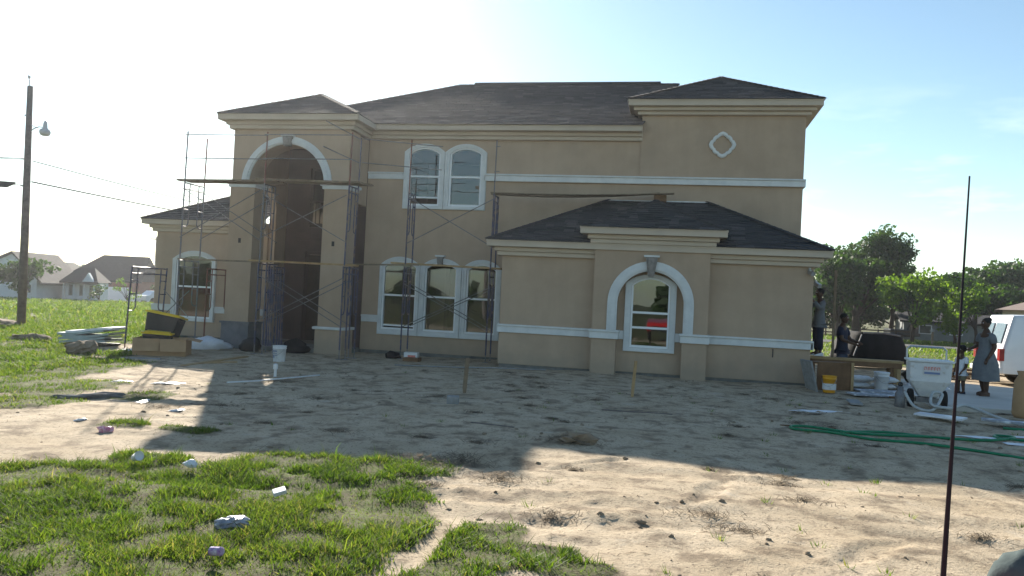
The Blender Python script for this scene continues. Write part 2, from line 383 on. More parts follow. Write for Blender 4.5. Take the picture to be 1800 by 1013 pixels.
def grow(a, b, n): return list(a + (b - a) * (np.linspace(0, 1, n + 1)[1:] ** 2.6))
xs = np.array(sorted(list(-np.array(grow(19, 900, 26))) + list(axis([(-19, -10, .12), (-10, 6.4, .055), (6.4, 16, .14)])) + grow(16, 900, 26)))
ys = np.array(sorted([-16.6 - v for v in grow(0.3, 500, 16)] + list(axis([(-16.6, -8, .05), (-8, 3, .085), (3, 12, .3)])) + grow(12, 900, 40)))
GX, GY = np.meshgrid(xs, ys)
def micro(x, y):
    near = sstep(-24, -18, x) * sstep(16, 10, x) * sstep(-19, -17, y) * sstep(9, 5, y)
    h = (fbm(x * .55, y * .55, 3, 3) - .5) * .10 + (fbm(x * 2.1, y * 2.1, 9, 3) - .5) * .042
    r = fbm(x * 6.5, y * 6.5, 15, 3); rough = sstep(.42, .62, fbm(x * .9 + 4, y * .9, 21, 3))
    h = h + (r - .5) * .024 * (.3 + 1.1 * rough) + np.clip(fbm(x * 11, y * 11, 29, 2) - .62, 0, 1) * .07 * (.1 + rough)
    yy = y + 13.6 - .35 * np.sin(x * .8)                      # a shallow rut left by a machine
    h = h - .035 * np.exp(-(yy / .22) ** 2) * sstep(-8, -5, x)
    for ax_, ay_, bx_, by_, w_, dp in ((.25, -12.9, .62, -11.7, .05, .022), (.9, -14.6, 1.9, -13.4, .06, .022), (-1.2, -11.9, -.6, -11.2, .06, .03), (-6, -12.4, 7, -10.9, .16, .018), (-6, -13.9, 7, -12.2, .16, .018), (1.5, -9.6, 7.5, -13.5, .14, .02), (2.9, -9.2, 8.4, -12.4, .14, .02)):
        ux, uy = bx_ - ax_, by_ - ay_; q = np.clip(((x - ax_) * ux + (y - ay_) * uy) / (ux * ux + uy * uy), 0, 1); dd = np.hypot(x - ax_ - q * ux, y - ay_ - q * uy) + .06 * np.sin(3.1 * x + 2.3 * y)
        h = h - dp * np.exp(-(dd / w_) ** 2) + dp * .5 * np.exp(-((dd - 2 * w_) / w_) ** 2)
    return h * near * (.45 + .55 * sstep(.2, -1.5, y))
GR = grass_d(GX, GY)
GZ = gz0(GX, GY) + micro(GX, GY) + GR * .02 * (np.abs(GX) < 18)
nx, ny = len(xs), len(ys)
vv = np.stack([GX.ravel(), GY.ravel(), GZ.ravel()], 1)
ii = (np.arange(ny - 1)[:, None] * nx + np.arange(nx - 1)[None, :]).ravel()
ff = np.stack([ii, ii + 1, ii + nx + 1, ii + nx], 1)
gme = np_mesh('ground', vv, ff, grass_d(GX, GY, True).ravel(), 'POINT', True)
def ground_mat():
    m = bpy.data.materials.new('sandy_earth'); m.use_nodes = True
    n, l = m.node_tree.nodes, m.node_tree.links; b = n['Principled BSDF']; b.inputs['Roughness'].default_value = .95
    b.inputs['Specular IOR Level'].default_value = .15
    g = n.new('ShaderNodeTexCoord')
    def nz(sc, de=8, ro=.62, off=0):
        mpn = n.new('ShaderNodeMapping'); mpn.inputs['Location'].default_value = (off, off * .7, 0)
        l.new(g.outputs['Object'], mpn.inputs[0])
        t = n.new('ShaderNodeTexNoise'); t.inputs['Scale'].default_value = sc; t.inputs['Detail'].default_value = de; t.inputs['Roughness'].default_value = ro
        l.new(mpn.outputs[0], t.inputs['Vector']); return t.outputs['Fac']
    def rng(s, a, c, t1=1.0):
        r = n.new('ShaderNodeMapRange'); r.inputs['From Min'].default_value = a; r.inputs['From Max'].default_value = c; r.inputs['To Max'].default_value = t1
        l.new(s, r.inputs['Value']); return r.outputs[0]
    def mix(f, a, c):
        x = n.new('ShaderNodeMixRGB'); l.new(f, x.inputs[0])
        for k, q in ((1, a), (2, c)):
            if isinstance(q, tuple): x.inputs[k].default_value = (*q, 1)
            else: l.new(q, x.inputs[k])
        return x.outputs[0]
    c = mix(rng(nz(.9), .38, .64), (.53, .435, .315), (.42, .335, .23))
    c = mix(rng(nz(2.6, off=5), .50, .62, .80), c, (.19, .145, .10))
    c = mix(rng(nz(9, 10, .7, off=9), .54, .66, .6), c, (.17, .13, .09))
    c = mix(rng(nz(30, 6, .7, off=2), .56, .64, .7), c, (.08, .06, .045))
    c = mix(rng(nz(2.3, off=21), .60, .72, .45), c, (.54, .49, .41))
    at = n.new('ShaderNodeAttribute'); at.attribute_name = 'tone'
    turf = mix(rng(nz(.10, 6, off=3), .35, .65), (.10, .15, .03), (.13, .17, .035))
    turf = mix(rng(nz(3.6, 8, off=3), .36, .60), turf, (.080, .085, .032))
    turf = mix(rng(nz(17, 8), .42, .60, .85), turf, (.060, .048, .028))
    c = mix(rng(at.outputs['Fac'], .06, .62, .92), c, turf)
    l.new(c, b.inputs['Base Color'])
    bp = n.new('ShaderNodeBump'); bp.inputs['Strength'].default_value = .9; bp.inputs['Distance'].default_value = .02
    l.new(nz(38, 7, .7), bp.inputs['Height']); l.new(bp.outputs[0], b.inputs['Normal'])
    return m
g_o = part('ground', gme, ground_mat(), kind='structure')
# road on the right behind the plot, laid as a sheet just above the ground
def strip(name, pts0, pts1, m, n=40, lift=.03):
    vs = []; fs = []
    for i in range(n + 1):
        t = i / n
        for P, Q in ((pts0[0], pts0[1]), (pts1[0], pts1[1])):
            x = P[0] + (Q[0] - P[0]) * t; y = P[1] + (Q[1] - P[1]) * t; vs.append((x, y, gz(x, y) + lift))
    for i in range(n): fs.append((2 * i, 2 * i + 2, 2 * i + 3, 2 * i + 1))
    mb = MB(); mb.add(vs, fs); o = part(name, mb, m, kind='structure'); return o
strip('road', ((-40, 42), (120, 36)), ((-40, 49), (120, 43)), M['asphalt'], 120, .06)
strip('road', ((-150, 50), (-20, 84)), ((-150, 52.2), (-20, 86.2)), M['concrete'], 60, .07).name = 'far_road'
# concrete driveway slab
dv = MB(); dv.prism([(5.15, -3.18), (13.5, -3.30), (14.2, 2.2), (8.80, 2.42), (7.41, 3.1), (5.6, 3.2)], -.35, .06, 'xy')
d_o = part('driveway', dv, M['concrete'], kind='structure'); bev(d_o, .015)

# ------------------------------------------------------------------ the house
house = thing('house', 'large tan stucco two-storey house under construction with white trim and dark shingle roof', 'house', (0, 0, 0))
def H(name, mb, m, parent=None, **k): return part(name, mb, m, parent or house, **k)
def seg_arc(x0, x1, zs, zc, n=14):
    """arc points from the right spring to the left spring"""
    w = (x1 - x0) / 2; h = zc - zs; cx = (x0 + x1) / 2; r = (w * w + h * h) / (2 * h); cz = zc - r; a = math.asin(min(1, w / r))
    if h > w: a = math.pi - a
    return [(cx + r * math.sin(a - 2 * a * i / n), cz + r * math.cos(a - 2 * a * i / n)) for i in range(n + 1)]
def arch_outline(x0, x1, z0, zs, zc, n=14): return [(x0, z0), (x1, z0)] + seg_arc(x0, x1, zs, zc, n)
def wall_xz(name, x0, x1, z0, z1, y0, y1, holes, m, label=None):
    """wall facing -Y with arch-headed openings (xa, xb, za, zs, zc)"""
    mb = MB(); hs = sorted(holes); cuts = [x0] + [c for h in hs for c in (h[0], h[1])] + [x1]
    def face(o): # front and back faces
        mb.add([(p[0], y0, p[1]) for p in o], [list(range(len(o)))]); mb.add([(p[0], y1, p[1]) for p in o], [list(range(len(o)))[::-1]])
    for i in range(0, len(cuts), 2):
        if cuts[i + 1] - cuts[i] > 1e-4: face([(cuts[i], z0), (cuts[i + 1], z0), (cuts[i + 1], z1), (cuts[i], z1)])
    for xa, xb, za, zs, zc in hs:
        if za > z0 + 1e-4: face([(xa, z0), (xb, z0), (xb, za), (xa, za)])
        arc = seg_arc(xa, xb, zs, zc)
        face([(xa, z1)] + [(xa, zs)] + arc[::-1][1:-1] + [(xb, zs), (xb, z1)])
        ol = [(xa, za), (xb, za)] + arc; n = len(ol)
        for k in range(n):
            p, q = ol[k], ol[(k + 1) % n]
            mb.add([(p[0], y0, p[1]), (q[0], y0, q[1]), (q[0], y1, q[1]), (p[0], y1, p[1])], [(0, 3, 2, 1)])
    for xx in (x0, x1): mb.add([(xx, y0, z0), (xx, y1, z0), (xx, y1, z1), (xx, y0, z1)], [(0, 1, 2, 3)])
    mb.add([(x0, y0, z1), (x1, y0, z1), (x1, y1, z1), (x0, y1, z1)], [(0, 1, 2, 3)])
    return H(name, mb, m, label=label)
def window(x0, x1, z0, zs, zc, Y, gw=.16, gb=.2, gt=.17, rails=(), open_gap=0.0, trim=None, label=None):
    """arch-headed window: moulded surround (the part), vinyl frame, sash rails and panes (sub-parts)"""
    xi0, xi1, zi0 = x0 + gw, x1 - gw, z0 + gb
    si, ci = zs - .05, zc - gt
    mb = MB()
    O = arch_outline(x0, x1, z0, zs, zc); I = arch_outline(xi0 - .05, xi1 + .05, zi0 - .06, si, ci + .05)
    mb.ring(O, I, Y - .075, Y - .001)
    O2 = arch_outline(x0 + .012, x1 - .012, z0 + .012, zs, zc - .012); I2 = arch_outline(x0 + .055, x1 - .055, z0 + .055, zs - .02, zc - .055)
    mb.ring(O2, I2, Y - .098, Y - .076)
    w = H('window', mb, trim or M['white'], label=label)
    f = MB(); A = arch_outline(xi0 - .045, xi1 + .045, zi0 - .055, si, ci + .045); B = arch_outline(xi0, xi1, zi0, si, ci)
    f.ring(A, B, Y - .03, Y + .09); part('frame', f, M['vinyl'], w)
    zr = rails[0] if rails else None
    zb = zi0 + open_gap
    for z in rails:
        b = MB(); b.box(xi0 + .001, xi1 - .001, Y - .012, Y + .03, z - .028, z + .028); part('sash_rail', b, M['vinyl'], w)
    if open_gap:
        b = MB(); b.box(xi0 + .001, xi1 - .001, Y + .035, Y + .07, zb - .025, zb + .025); part('sash_rail', b, M['vinyl'], w)
    def pane(o, yy): p = MB(); p.add([(q[0], yy, q[1]) for q in o], [list(range(len(o)))]); part('pane', p, M['glass'], w)
    top = [(xi0, zr), (xi1, zr)] + [(xi1, si)] + seg_arc(xi0, xi1, si, ci)[1:-1] + [(xi0, si)]
    pane(top, Y + .012); pane([(xi0, zb), (xi1, zb), (xi1, zr), (xi0, zr)], Y + .05)
    return (xi0 - .04, xi1 + .04, zi0 - .05, si, ci + .04)
G = gz
# main facade windows
holes = []
for a, b in ((-8.14, -6.875), (-6.865, -5.60)):
    holes.append(window(a, b, 4.27, 5.98, 6.23, 2.4, .19, .16, .16, (5.25,), .2 if a < -8 else 0))
for k, (a, b) in enumerate(((-8.75, -7.475), (-7.465, -6.19), (-6.18, -4.98))):
    holes.append(window(a, b, .47, 2.55, 2.82, 2.4, (.15, .19, .19)[k], .21, .17, (1.66,), .07 if k == 0 else 0))
lowh = [h for h in holes if h[2] < 3]; uph = [h for h in holes if h[2] > 3]
wall_xz('wall', -9.3, 3.28, -.02, 3.2, 2.4, 2.6, lowh, M['stucco'])
wall_xz('wall', -9.3, 3.28, 3.2, 6.98, 2.4, 2.6, uph, M['stucco'])
H('wall', MB().box(-1.13, 3.28, 2.362, 2.44, 5.255, 7.30), M['stucco'])             # face of the right tower
wh = window(-1.23, .045, .555, 2.28, 2.52, 0.0, .20, .16, .13, (1.545, 1.165), 0)
wall_xz('wall', -4.47, 3.28, .03, 3.1, 0, .2, [wh], M['stucco'])
pj = MB(); pj.prism([(-2.02, -.05), (-1.40, -.05), (-1.40, 1.77)] + [(-.59 - .81 * math.cos(math.pi * i / 20), 1.77 + .81 * math.sin(math.pi * i / 20)) for i in range(1, 20)]
                    + [(.22, 1.77), (.22, -.05), (.82, -.05), (.82, 3.45), (-2.02, 3.45)], -.3, .04)
H('wall', pj, M['stucco'], label='projecting bay wall with arched niche')
H('wall', MB().box(3.08, 3.279, .2, 2.4, -.02, 3.1), M['stucco']); H('wall', MB().box(-4.469, -4.27, .2, 2.4, -.02, 3.1), M['stucco'])
H('wall', MB().box(3.08, 3.278, 2.6, 12, -.02, 7.3), M['stucco'])
H('wall', MB().box(-12.6, -12.4, 4.2, 12, -.02, 6.9), M['stucco'])
# back wall with openings so that daylight reaches the rooms
wall_xz('wall', -12.4, 3.08, -.02, 3.2, 11.8, 12, [(-4.7, -4.0, .8, 2.0, 2.2)], M['stucco'])
wall_xz('wall', -12.4, 3.08, 3.2, 6.9, 11.8, 12, [], M['stucco'])
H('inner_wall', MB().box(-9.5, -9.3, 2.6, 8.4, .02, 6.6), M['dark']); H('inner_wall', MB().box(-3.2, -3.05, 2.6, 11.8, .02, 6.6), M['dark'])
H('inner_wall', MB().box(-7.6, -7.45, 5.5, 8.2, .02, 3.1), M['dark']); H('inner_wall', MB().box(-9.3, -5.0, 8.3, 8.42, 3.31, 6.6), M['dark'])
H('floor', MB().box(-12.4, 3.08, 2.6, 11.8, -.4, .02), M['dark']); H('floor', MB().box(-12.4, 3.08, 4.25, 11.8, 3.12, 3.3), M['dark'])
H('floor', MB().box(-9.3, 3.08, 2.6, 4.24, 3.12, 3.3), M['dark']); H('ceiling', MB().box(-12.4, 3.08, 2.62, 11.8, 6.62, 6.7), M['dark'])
fd = MB(); fd.box(-4.44, 3.25, .03, 2.6, -.5, .028); fd.box(-2.0, .80, -.27, .03, -.5, -.052); fd.box(-9.28, -4.47, 2.43, 2.7, -.5, -.021); fd.box(-16.9, -9.3, 3.23, 4, -.5, -.03)
H('foundation', fd, M['found'])
# belt courses (each length is its own band)
def band(x0, x1, Y, z0, z1, p=.06, ends=0.0):
    mb = MB(); mb.box(x0 - ends, x1 + ends, Y - p, Y + .02, z0, z1 - .05); mb.box(x0 - ends, x1 + ends, Y - p - .035, Y + .02, z1 - .049, z1)
    return bev(H('band', mb, M['white']), .012)
band(-9.28, -8.145, 2.4, 5.155, 5.36); band(-5.595, 3.28, 2.362, 5.145, 5.355, ends=.06); band(-9.28, -8.755, 2.4, .82, 1.03)
band(-4.47, -2.025, 0, .85, 1.065, ends=.05); band(.825, 3.28, 0, .85, 1.065, ends=.05)
for a, b in ((-2.02, -1.40), (.22, .82)):
    mb = MB(); mb.box(a - .05, b + .05, -.36, .02, .85, 1.02); mb.box(a - .075, b + .075, -.395, .02, 1.021, 1.075); bev(H('band', mb, M['white']), .012)
mb = MB(); mb.box(-1.348, -1.235, -.06, .02, .85, 1.065); H('band', mb, M['white']); mb = MB(); mb.box(.05, .168, -.06, .02, .85, 1.065); H('band', mb, M['white'])
mb = MB(); mb.box(3.28, 3.34, -.06, 6, .85, 1.06); H('band', mb, M['white']); mb = MB(); mb.box(3.278, 3.34, 2.35, 9, 5.15, 5.355); H('band', mb, M['white'])
# niche arch moulding
def arch_trim(cx, r0, r1, zc, z0, Y, steps=24):
    o = [(cx + r1, z0)] + [(cx + r1 * math.cos(math.pi * i / steps), zc + r1 * math.sin(math.pi * i / steps)) for i in range(steps + 1)] + [(cx - r1, z0)]
    n = [(cx + r0, z0)] + [(cx + r0 * math.cos(math.pi * i / steps), zc + r0 * math.sin(math.pi * i / steps)) for i in range(steps + 1)] + [(cx - r0, z0)]
    mb = MB(); mb.ring(o, n, Y - .06, Y + .01, closed=False)
    k = lambda r: [(cx + r, z0)] + [(cx + r * math.cos(math.pi * i / steps), zc + r * math.sin(math.pi * i / steps)) for i in range(steps + 1)] + [(cx - r, z0)]
    mb.ring(k(r0 + (r1 - r0) * .62), k(r0 + (r1 - r0) * .18), Y - .10, Y - .059, closed=False)
    return H('arch_trim', mb, M['white'])
arch_trim(-.59, .815, 1.06, 1.77, 1.076, -.3)
def keystone(cx, z0, z1, w0, w1, Y, m=None):
    mb = MB(); mb.prism([(cx - w0, z0), (cx + w0, z0), (cx + w1, z1), (cx - w1, z1)], Y - .17, Y - .02)
    mb.prism([(cx - w0 * .55, z0 + .05), (cx + w0 * .55, z0 + .05), (cx + w1 * .6, z1 - .05), (cx - w1 * .6, z1 - .05)], Y - .20, Y - .169)
    ks = bev(H('keystone', mb, m or M['stone']), .01)
    c = MB(); c.box(cx - w1 - .04, cx + w1 + .04, Y - .19, Y - .02, z1 + .001, z1 + .045); part('cap', c, M['white'], ks)
keystone(-.60, 2.44, 2.93, .07, .15, -.3); keystone(-6.86, 2.58, 2.86, .06, .10, 2.4); keystone(-11.22, 5.84, 6.13, .10, .15, 1.0)
# quatrefoil medallion
def quat(r, n=96):
    o = []
    for i in range(n):
        t = 2 * math.pi * i / n; c, s_ = math.cos(t), math.sin(t)
        ph = abs((t + math.pi / 4) % (math.pi / 2) - math.pi / 4)
        k = .99 * r / (abs(c) ** 1.42 + abs(s_) ** 1.42) ** (1 / 1.42) * (1 - .075 * math.exp(-((ph - .50) / .085) ** 2))
        o.append((1.10 + k * c, 6.275 + k * s_))
    return o
q = MB(); q.ring(quat(.37), quat(.262), 2.30, 2.37); q.ring(quat(.345), quat(.29), 2.275, 2.299); H('medallion', q, M['white'])
# eaves: fascia boards and stepped cornices
def eave(x0, x1, y0, y1, z, p=.4, h=.16, steps=((.19, .11), (.12, .11)), xl=True, xr=True, drip=True):
    f = MB(); a = x0 - (p if xl else 0); b = x1 + (p if xr else 0)
    f.box(a, b, y0 - p, y1, z - h, z - .001)
    if drip: f.box(a - (.012 if xl else 0), b + (.012 if xr else 0), y0 - p - .014, y0 - p, z - .045, z + .012)
    bev(H('fascia', f, M['cream']), .006)
    c = MB(); zz = z - h - .001
    for pp, hh in steps:
        c.box(x0 - (pp if xl else 0), x1 + (pp if xr else 0), y0 - pp, y1 - .002, zz - hh, zz); zz -= hh + .0005
    bev(H('cornice', c, M['cream']), .02, 3)
eave(-4.47, 3.28, 0, 2.4, 3.24, .36); eave(-2.02, .82, -.3, .5, 3.62, .36); eave(-9.2, -1.10, 2.4, 3.0, 6.74, .4, xl=False, xr=False)
eave(-1.13, 3.28, 2.362, 9.0, 7.46, .38, .165, ((.24, .10), (.13, .10)), drip=True)
eave(-12.99, -9.32, 1.0, 2.9, 6.72, .36, .16); eave(-16.97, -12.97, 3.2, 9, 3.76, .36, .16, xr=False)
eave(-12.6, -9.4, 3.4, 12, 6.72, .35, .16, xr=False)
# roofs: felt deck (part), shingle tabs and caps (sub-parts)
def roof_faces(faces, caps=(), label=None, ridge=None):
    d = MB()
    for f in faces: d.add(f, [list(range(len(f)))])
    ro = H('roof', d, M['deck'], label=label)
    V = []; F = []; T = []
    for f in faces:
        P = [Vector(p) for p in f]; u = (P[1] - P[0]).normalized(); nrm = (P[1] - P[0]).cross(P[2] - P[0]).normalized()
        if nrm.z < 0: nrm = -nrm
        v = nrm.cross(u); v = v if v.z > 0 else -v
        pu = [(p - P[0]).dot(u) for p in P]; pv = [(p - P[0]).dot(v) for p in P]; vm = max(pv); ex = .165; k = 0
        def span(t):
            xs_ = []
            for i in range(len(P)):
                j = (i + 1) % len(P); a, b = pv[i], pv[j]
                if (a - t) * (b - t) <= 0 and abs(a - b) > 1e-6: xs_.append(pu[i] + (pu[j] - pu[i]) * (t - a) / (b - a))
            return (min(xs_), max(xs_)) if len(xs_) > 1 else None
        t = -.03
        while t < vm - .02:
            sp = span(max(t, 0.002) + .04)
            if sp:
                a, b = sp; x = a - RNG.random() * .2
                while x < b:
                    w = .20 + RNG.random() * .24; x0 = max(a, x); x1 = min(b, x + w - .006); x += w
                    if x1 - x0 < .03: continue
                    th = .017 + RNG.random() * .003; dd = RNG.random() * .004
                    lo = P[0] + v * (t - dd); hi = P[0] + v * min(t + ex + .03, vm)
                    b0, b1 = lo + u * x0, lo + u * x1; h0, h1 = hi + u * x0, hi + u * x1
                    n0 = len(V); V += [b0 + nrm * .004, b1 + nrm * .004, b0 + nrm * (.012 + th), b1 + nrm * (.012 + th), h0 + nrm * .010, h1 + nrm * .010]
                    F += [(n0, n0 + 1, n0 + 3, n0 + 2), (n0 + 2, n0 + 3, n0 + 5, n0 + 4), (n0, n0 + 2, n0 + 4, n0 + 4), (n0 + 1, n0 + 5, n0 + 5, n0 + 3)]
                    tt = min(1, max(0, RNG.normal(.45, .34))); T += [tt] * 4
            t += ex; k += 1
    me = bpy.data.meshes.new('shingles'); FF = [tuple(dict.fromkeys(q)) for q in F]
    me.from_pydata([tuple(p) for p in V], [], FF); a = me.attributes.new('tone', 'FLOAT', 'FACE'); a.data.foreach_set('value', T)
    part('shingles', me, M['shingle'], ro, kind='stuff')
    if caps:
        for a, b in caps:
            c = MB(); a, b = Vector(a), Vector(b); L = (b - a).length; n = max(1, int(L / .2)); d_ = (b - a).normalized(); s = d_.cross(Vector((0, 0, 1))).normalized()
            for i in range(n):
                p = a + d_ * (L * i / n); q2 = a + d_ * (L * (i + 1) / n + .03); up = Vector((0, 0, .022))
                c.add([p + s * .13 - up * .2, p + up, p - s * .13 - up * .2, q2 + s * .13 - up * .6, q2 + up * .6, q2 - s * .13 - up * .6],
                      [(0, 1, 4, 3), (1, 2, 5, 4), (0, 2, 1)], min(1, max(0, random.gauss(.4, .25))))
            part('ridge_cap', c, M['shingle'], ro, tone=True)
    return ro
# wing, its bay, the right tower, the main roof, the entry tower, the left room
roof_faces([((-4.84, -.37, 3.25), (3.65, -.37, 3.25), (.80, 2.4, 4.66), (-2.00, 2.4, 4.66)), ((-4.84, 2.4, 3.25), (-4.84, -.37, 3.25), (-2.00, 2.4, 4.66)),
            ((3.65, -.37, 3.25), (3.65, 2.4, 3.25), (.80, 2.4, 4.66))], [((-4.84, -.37, 3.28), (-2.0, 2.4, 4.69)), ((3.65, -.37, 3.28), (.8, 2.4, 4.69))])
roof_faces([((-2.39, -.67, 3.63), (1.19, -.67, 3.63), (-.6, 1.12, 4.51)), ((-2.39, 2.0, 3.63), (-2.39, -.67, 3.63), (-.6, 1.12, 4.51), (-.6, 2.0, 4.51)),
            ((1.19, -.67, 3.63), (1.19, 2.0, 3.63), (-.6, 2.0, 4.51), (-.6, 1.12, 4.51))], [((-2.39, -.67, 3.66), (-.6, 1.12, 4.54)), ((1.19, -.67, 3.66), (-.6, 1.12, 4.54))])
fl = MB(); fl.box(-2.0, .8, 2.37, 2.399, 4.64, 4.69); H('flashing', fl, M['steel'])
roof_faces([((-1.52, 1.97, 7.47), (3.67, 1.97, 7.47), (1.08, 4.56, 8.77)), ((-1.52, 5.5, 7.47), (-1.52, 1.97, 7.47), (1.08, 4.56, 8.77), (1.08, 7.0, 8.77)),
            ((3.67, 1.97, 7.47), (3.67, 9.0, 7.47), (1.08, 7.0, 8.77), (1.08, 4.56, 8.77))], [((-1.52, 1.97, 7.50), (1.08, 4.56, 8.80)), ((3.67, 1.97, 7.50), (1.08, 4.56, 8.80))])
roof_faces([((-12.95, 1.98, 6.74), (-1.1, 1.98, 6.74), (-.2, 7.0, 9.22), (-7.9, 7.0, 9.22)), ((-12.95, 12, 6.74), (-12.95, 1.98, 6.74), (-7.9, 7.0, 9.22)),
            ], [((-12.95, 1.98, 6.77), (-7.9, 7.0, 9.25)), ((-7.9, 7.0, 9.25), (-.2, 7, 9.25))])
dk = MB(); dk.add([(3.6, 12, 6.74), (-12.95, 12, 6.74), (-7.9, 7, 9.2), (-.2, 7, 9.2)], [(0, 1, 2, 3)]); dk.add([(3.6, 9, 7.46), (3.6, 12, 6.74), (-.2, 7, 9.2)], [(0, 1, 2)]); H('roof', dk, M['deck'])
rv = MB(); rv.prism([(6.84, 9.17), (7.16, 9.17), (7.13, 9.27), (7, 9.34), (6.87, 9.27)], -7.3, -.8, 'yz'); H('ridge_vent', rv, M['deck'])
roof_faces([((-13.37, .63, 6.73), (-8.95, .63, 6.73), (-11.16, 2.84, 7.83)), ((-8.95, .63, 6.73), (-8.95, 2.0, 6.73), (-8.95, 4.4, 6.73), (-11.16, 4.4, 7.83), (-11.16, 2.84, 7.83)),
            ((-13.37, 4.4, 6.73), (-13.37, .63, 6.73), (-11.16, 2.84, 7.83), (-11.16, 4.4, 7.83))], [((-13.37, .63, 6.76), (-11.16, 2.84, 7.86)), ((-8.95, .63, 6.76), (-11.16, 2.84, 7.86))])
roof_faces([((-17.36, 2.82, 3.77), (-12.97, 2.82, 3.77), (-12.97, 6.0, 5.36), (-14.18, 6.0, 5.36)), ((-17.36, 9.2, 3.77), (-17.36, 2.82, 3.77), (-14.18, 6.0, 5.36))],
           [((-17.36, 2.82, 3.80), (-14.18, 6.0, 5.39))])
# entry tower: portico front with arch, columns, capitals, side arches
ax, ar, azc = -11.245, 1.195, 4.715
ef = MB(); ef.prism([(-12.99, 4.62), (ax - ar, 4.62), (ax - ar, azc)] + [(ax - ar * math.cos(math.pi * i / 24), azc + ar * math.sin(math.pi * i / 24)) for i in range(1, 24)]
                    + [(ax + ar, azc), (ax + ar, 4.62), (-9.32, 4.62), (-9.32, 6.6), (-12.99, 6.6)], 1.0, 1.68)
H('wall', ef, M['stucco'], label='upper front of the entry tower with tall arch'); arch_trim(ax, ar + .005, ar + .225, azc, 4.80, 1.0, 30)
for k, (a, b) in enumerate(((-13.03, -12.25), (-10.05, -9.32))):
    col = H('column', MB().box(a, b, 1.0, 1.68, .62, 4.62), M['stucco'], label=('left entry column with grey uncoated base', 'right entry column with white base moulding')[k])
    bs = MB(); bs.box(a - .05, b + .05, .95, 1.73, -.4, .61); part('base', bs, M['scratch'] if k == 0 else M['stucco'], col)
    cp = MB(); cp.box(a - .05, b + .05, .95, 1.73, 4.625, 4.71); cp.box(a - .10, b + .10, .90, 1.78, 4.711, 4.79); bev(part('capital', cp, M['white'], col), .015)
    if k == 1: st = MB(); st.box(a - .12, b + .10, .88, 1.80, .575, .655); bev(part('base_moulding', st, M['white'], col), .03, 3)
    else: st = MB(); st.box(a - .09, b + .09, .91, 1.77, .60, .66); part('base_moulding', st, M['scratch'], col)
    jb = MB(); jb.box((a + b) / 2 - .05, (a + b) / 2 + .03, .985, 1.001, 2.98, 3.12); part('junction_box', jb, M['blackp'], col)
def side_wall(x0, x1, ya, yb, ym0, ym1, zs):
    r = (ym1 - ym0) / 2; c = (ym0 + ym1) / 2; mb = MB()
    mb.prism([(ya, zs - .3), (ym0, zs - .3), (ym0, zs)] + [(c - r * math.cos(math.pi * i / 14), zs + r * math.sin(math.pi * i / 14)) for i in range(1, 14)] + [(ym1, zs), (ym1, -.2), (yb, -.2), (yb, 6.55), (ya, 6.55)], x0, x1, 'yz')
    H('wall', mb, M['stucco'])
side_wall(-12.96, -12.76, 1.681, 4.0, 1.74, 3.30, 4.15)
rw = MB(); rw.box(-9.9, -9.32, 1.681, 2.399, 4.3, 6.5); H('wall', rw, M['stucco'])
# porch: back wall with tall door opening and window over it, ceiling, floor
pb = M['porch']
mb = MB(); mb.box(-12.76, -11.95, 4.0, 4.2, 0, 6.4); mb.box(-10.5, -9.32, 4.0, 4.2, 0, 6.4); mb.box(-11.95, -10.5, 4.0, 4.2, 2.85, 3.75); mb.box(-11.95, -10.5, 4.0, 4.2, 5.7, 6.4); H('wall', mb, pb, label='back wall of the porch in shade-darkened stucco')
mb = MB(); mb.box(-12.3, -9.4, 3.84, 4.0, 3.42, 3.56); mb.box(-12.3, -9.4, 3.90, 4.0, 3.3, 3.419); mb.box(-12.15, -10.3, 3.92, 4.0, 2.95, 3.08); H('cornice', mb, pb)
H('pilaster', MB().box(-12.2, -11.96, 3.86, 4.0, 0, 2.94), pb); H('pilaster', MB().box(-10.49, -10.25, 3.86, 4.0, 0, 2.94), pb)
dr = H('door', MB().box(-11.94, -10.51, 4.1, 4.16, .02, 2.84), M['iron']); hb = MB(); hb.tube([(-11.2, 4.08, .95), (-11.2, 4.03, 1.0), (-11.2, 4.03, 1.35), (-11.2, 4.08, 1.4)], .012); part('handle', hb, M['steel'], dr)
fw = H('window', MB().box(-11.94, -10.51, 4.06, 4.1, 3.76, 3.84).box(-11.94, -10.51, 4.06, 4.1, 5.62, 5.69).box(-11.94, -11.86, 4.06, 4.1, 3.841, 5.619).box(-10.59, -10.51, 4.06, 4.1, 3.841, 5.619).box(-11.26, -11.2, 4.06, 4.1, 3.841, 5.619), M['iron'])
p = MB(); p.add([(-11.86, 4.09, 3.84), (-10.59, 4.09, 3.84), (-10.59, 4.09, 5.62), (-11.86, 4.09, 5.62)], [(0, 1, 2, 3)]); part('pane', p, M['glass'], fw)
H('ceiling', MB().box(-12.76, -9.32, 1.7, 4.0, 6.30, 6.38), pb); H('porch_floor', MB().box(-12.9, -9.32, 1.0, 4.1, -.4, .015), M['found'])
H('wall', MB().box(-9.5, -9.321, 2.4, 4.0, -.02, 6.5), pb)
rl = MB(); rl.box(-11.9, -10.55, 3.9, 3.94, 4.55, 4.60); rl.box(-11.9, -10.55, 3.9, 3.94, 3.83, 3.87)
for i in range(9): rl.box(-11.85 + i * .155, -11.82 + i * .155, 3.91, 3.93, 3.871, 4.549)
H('balcony_rail', rl, M['iron'])
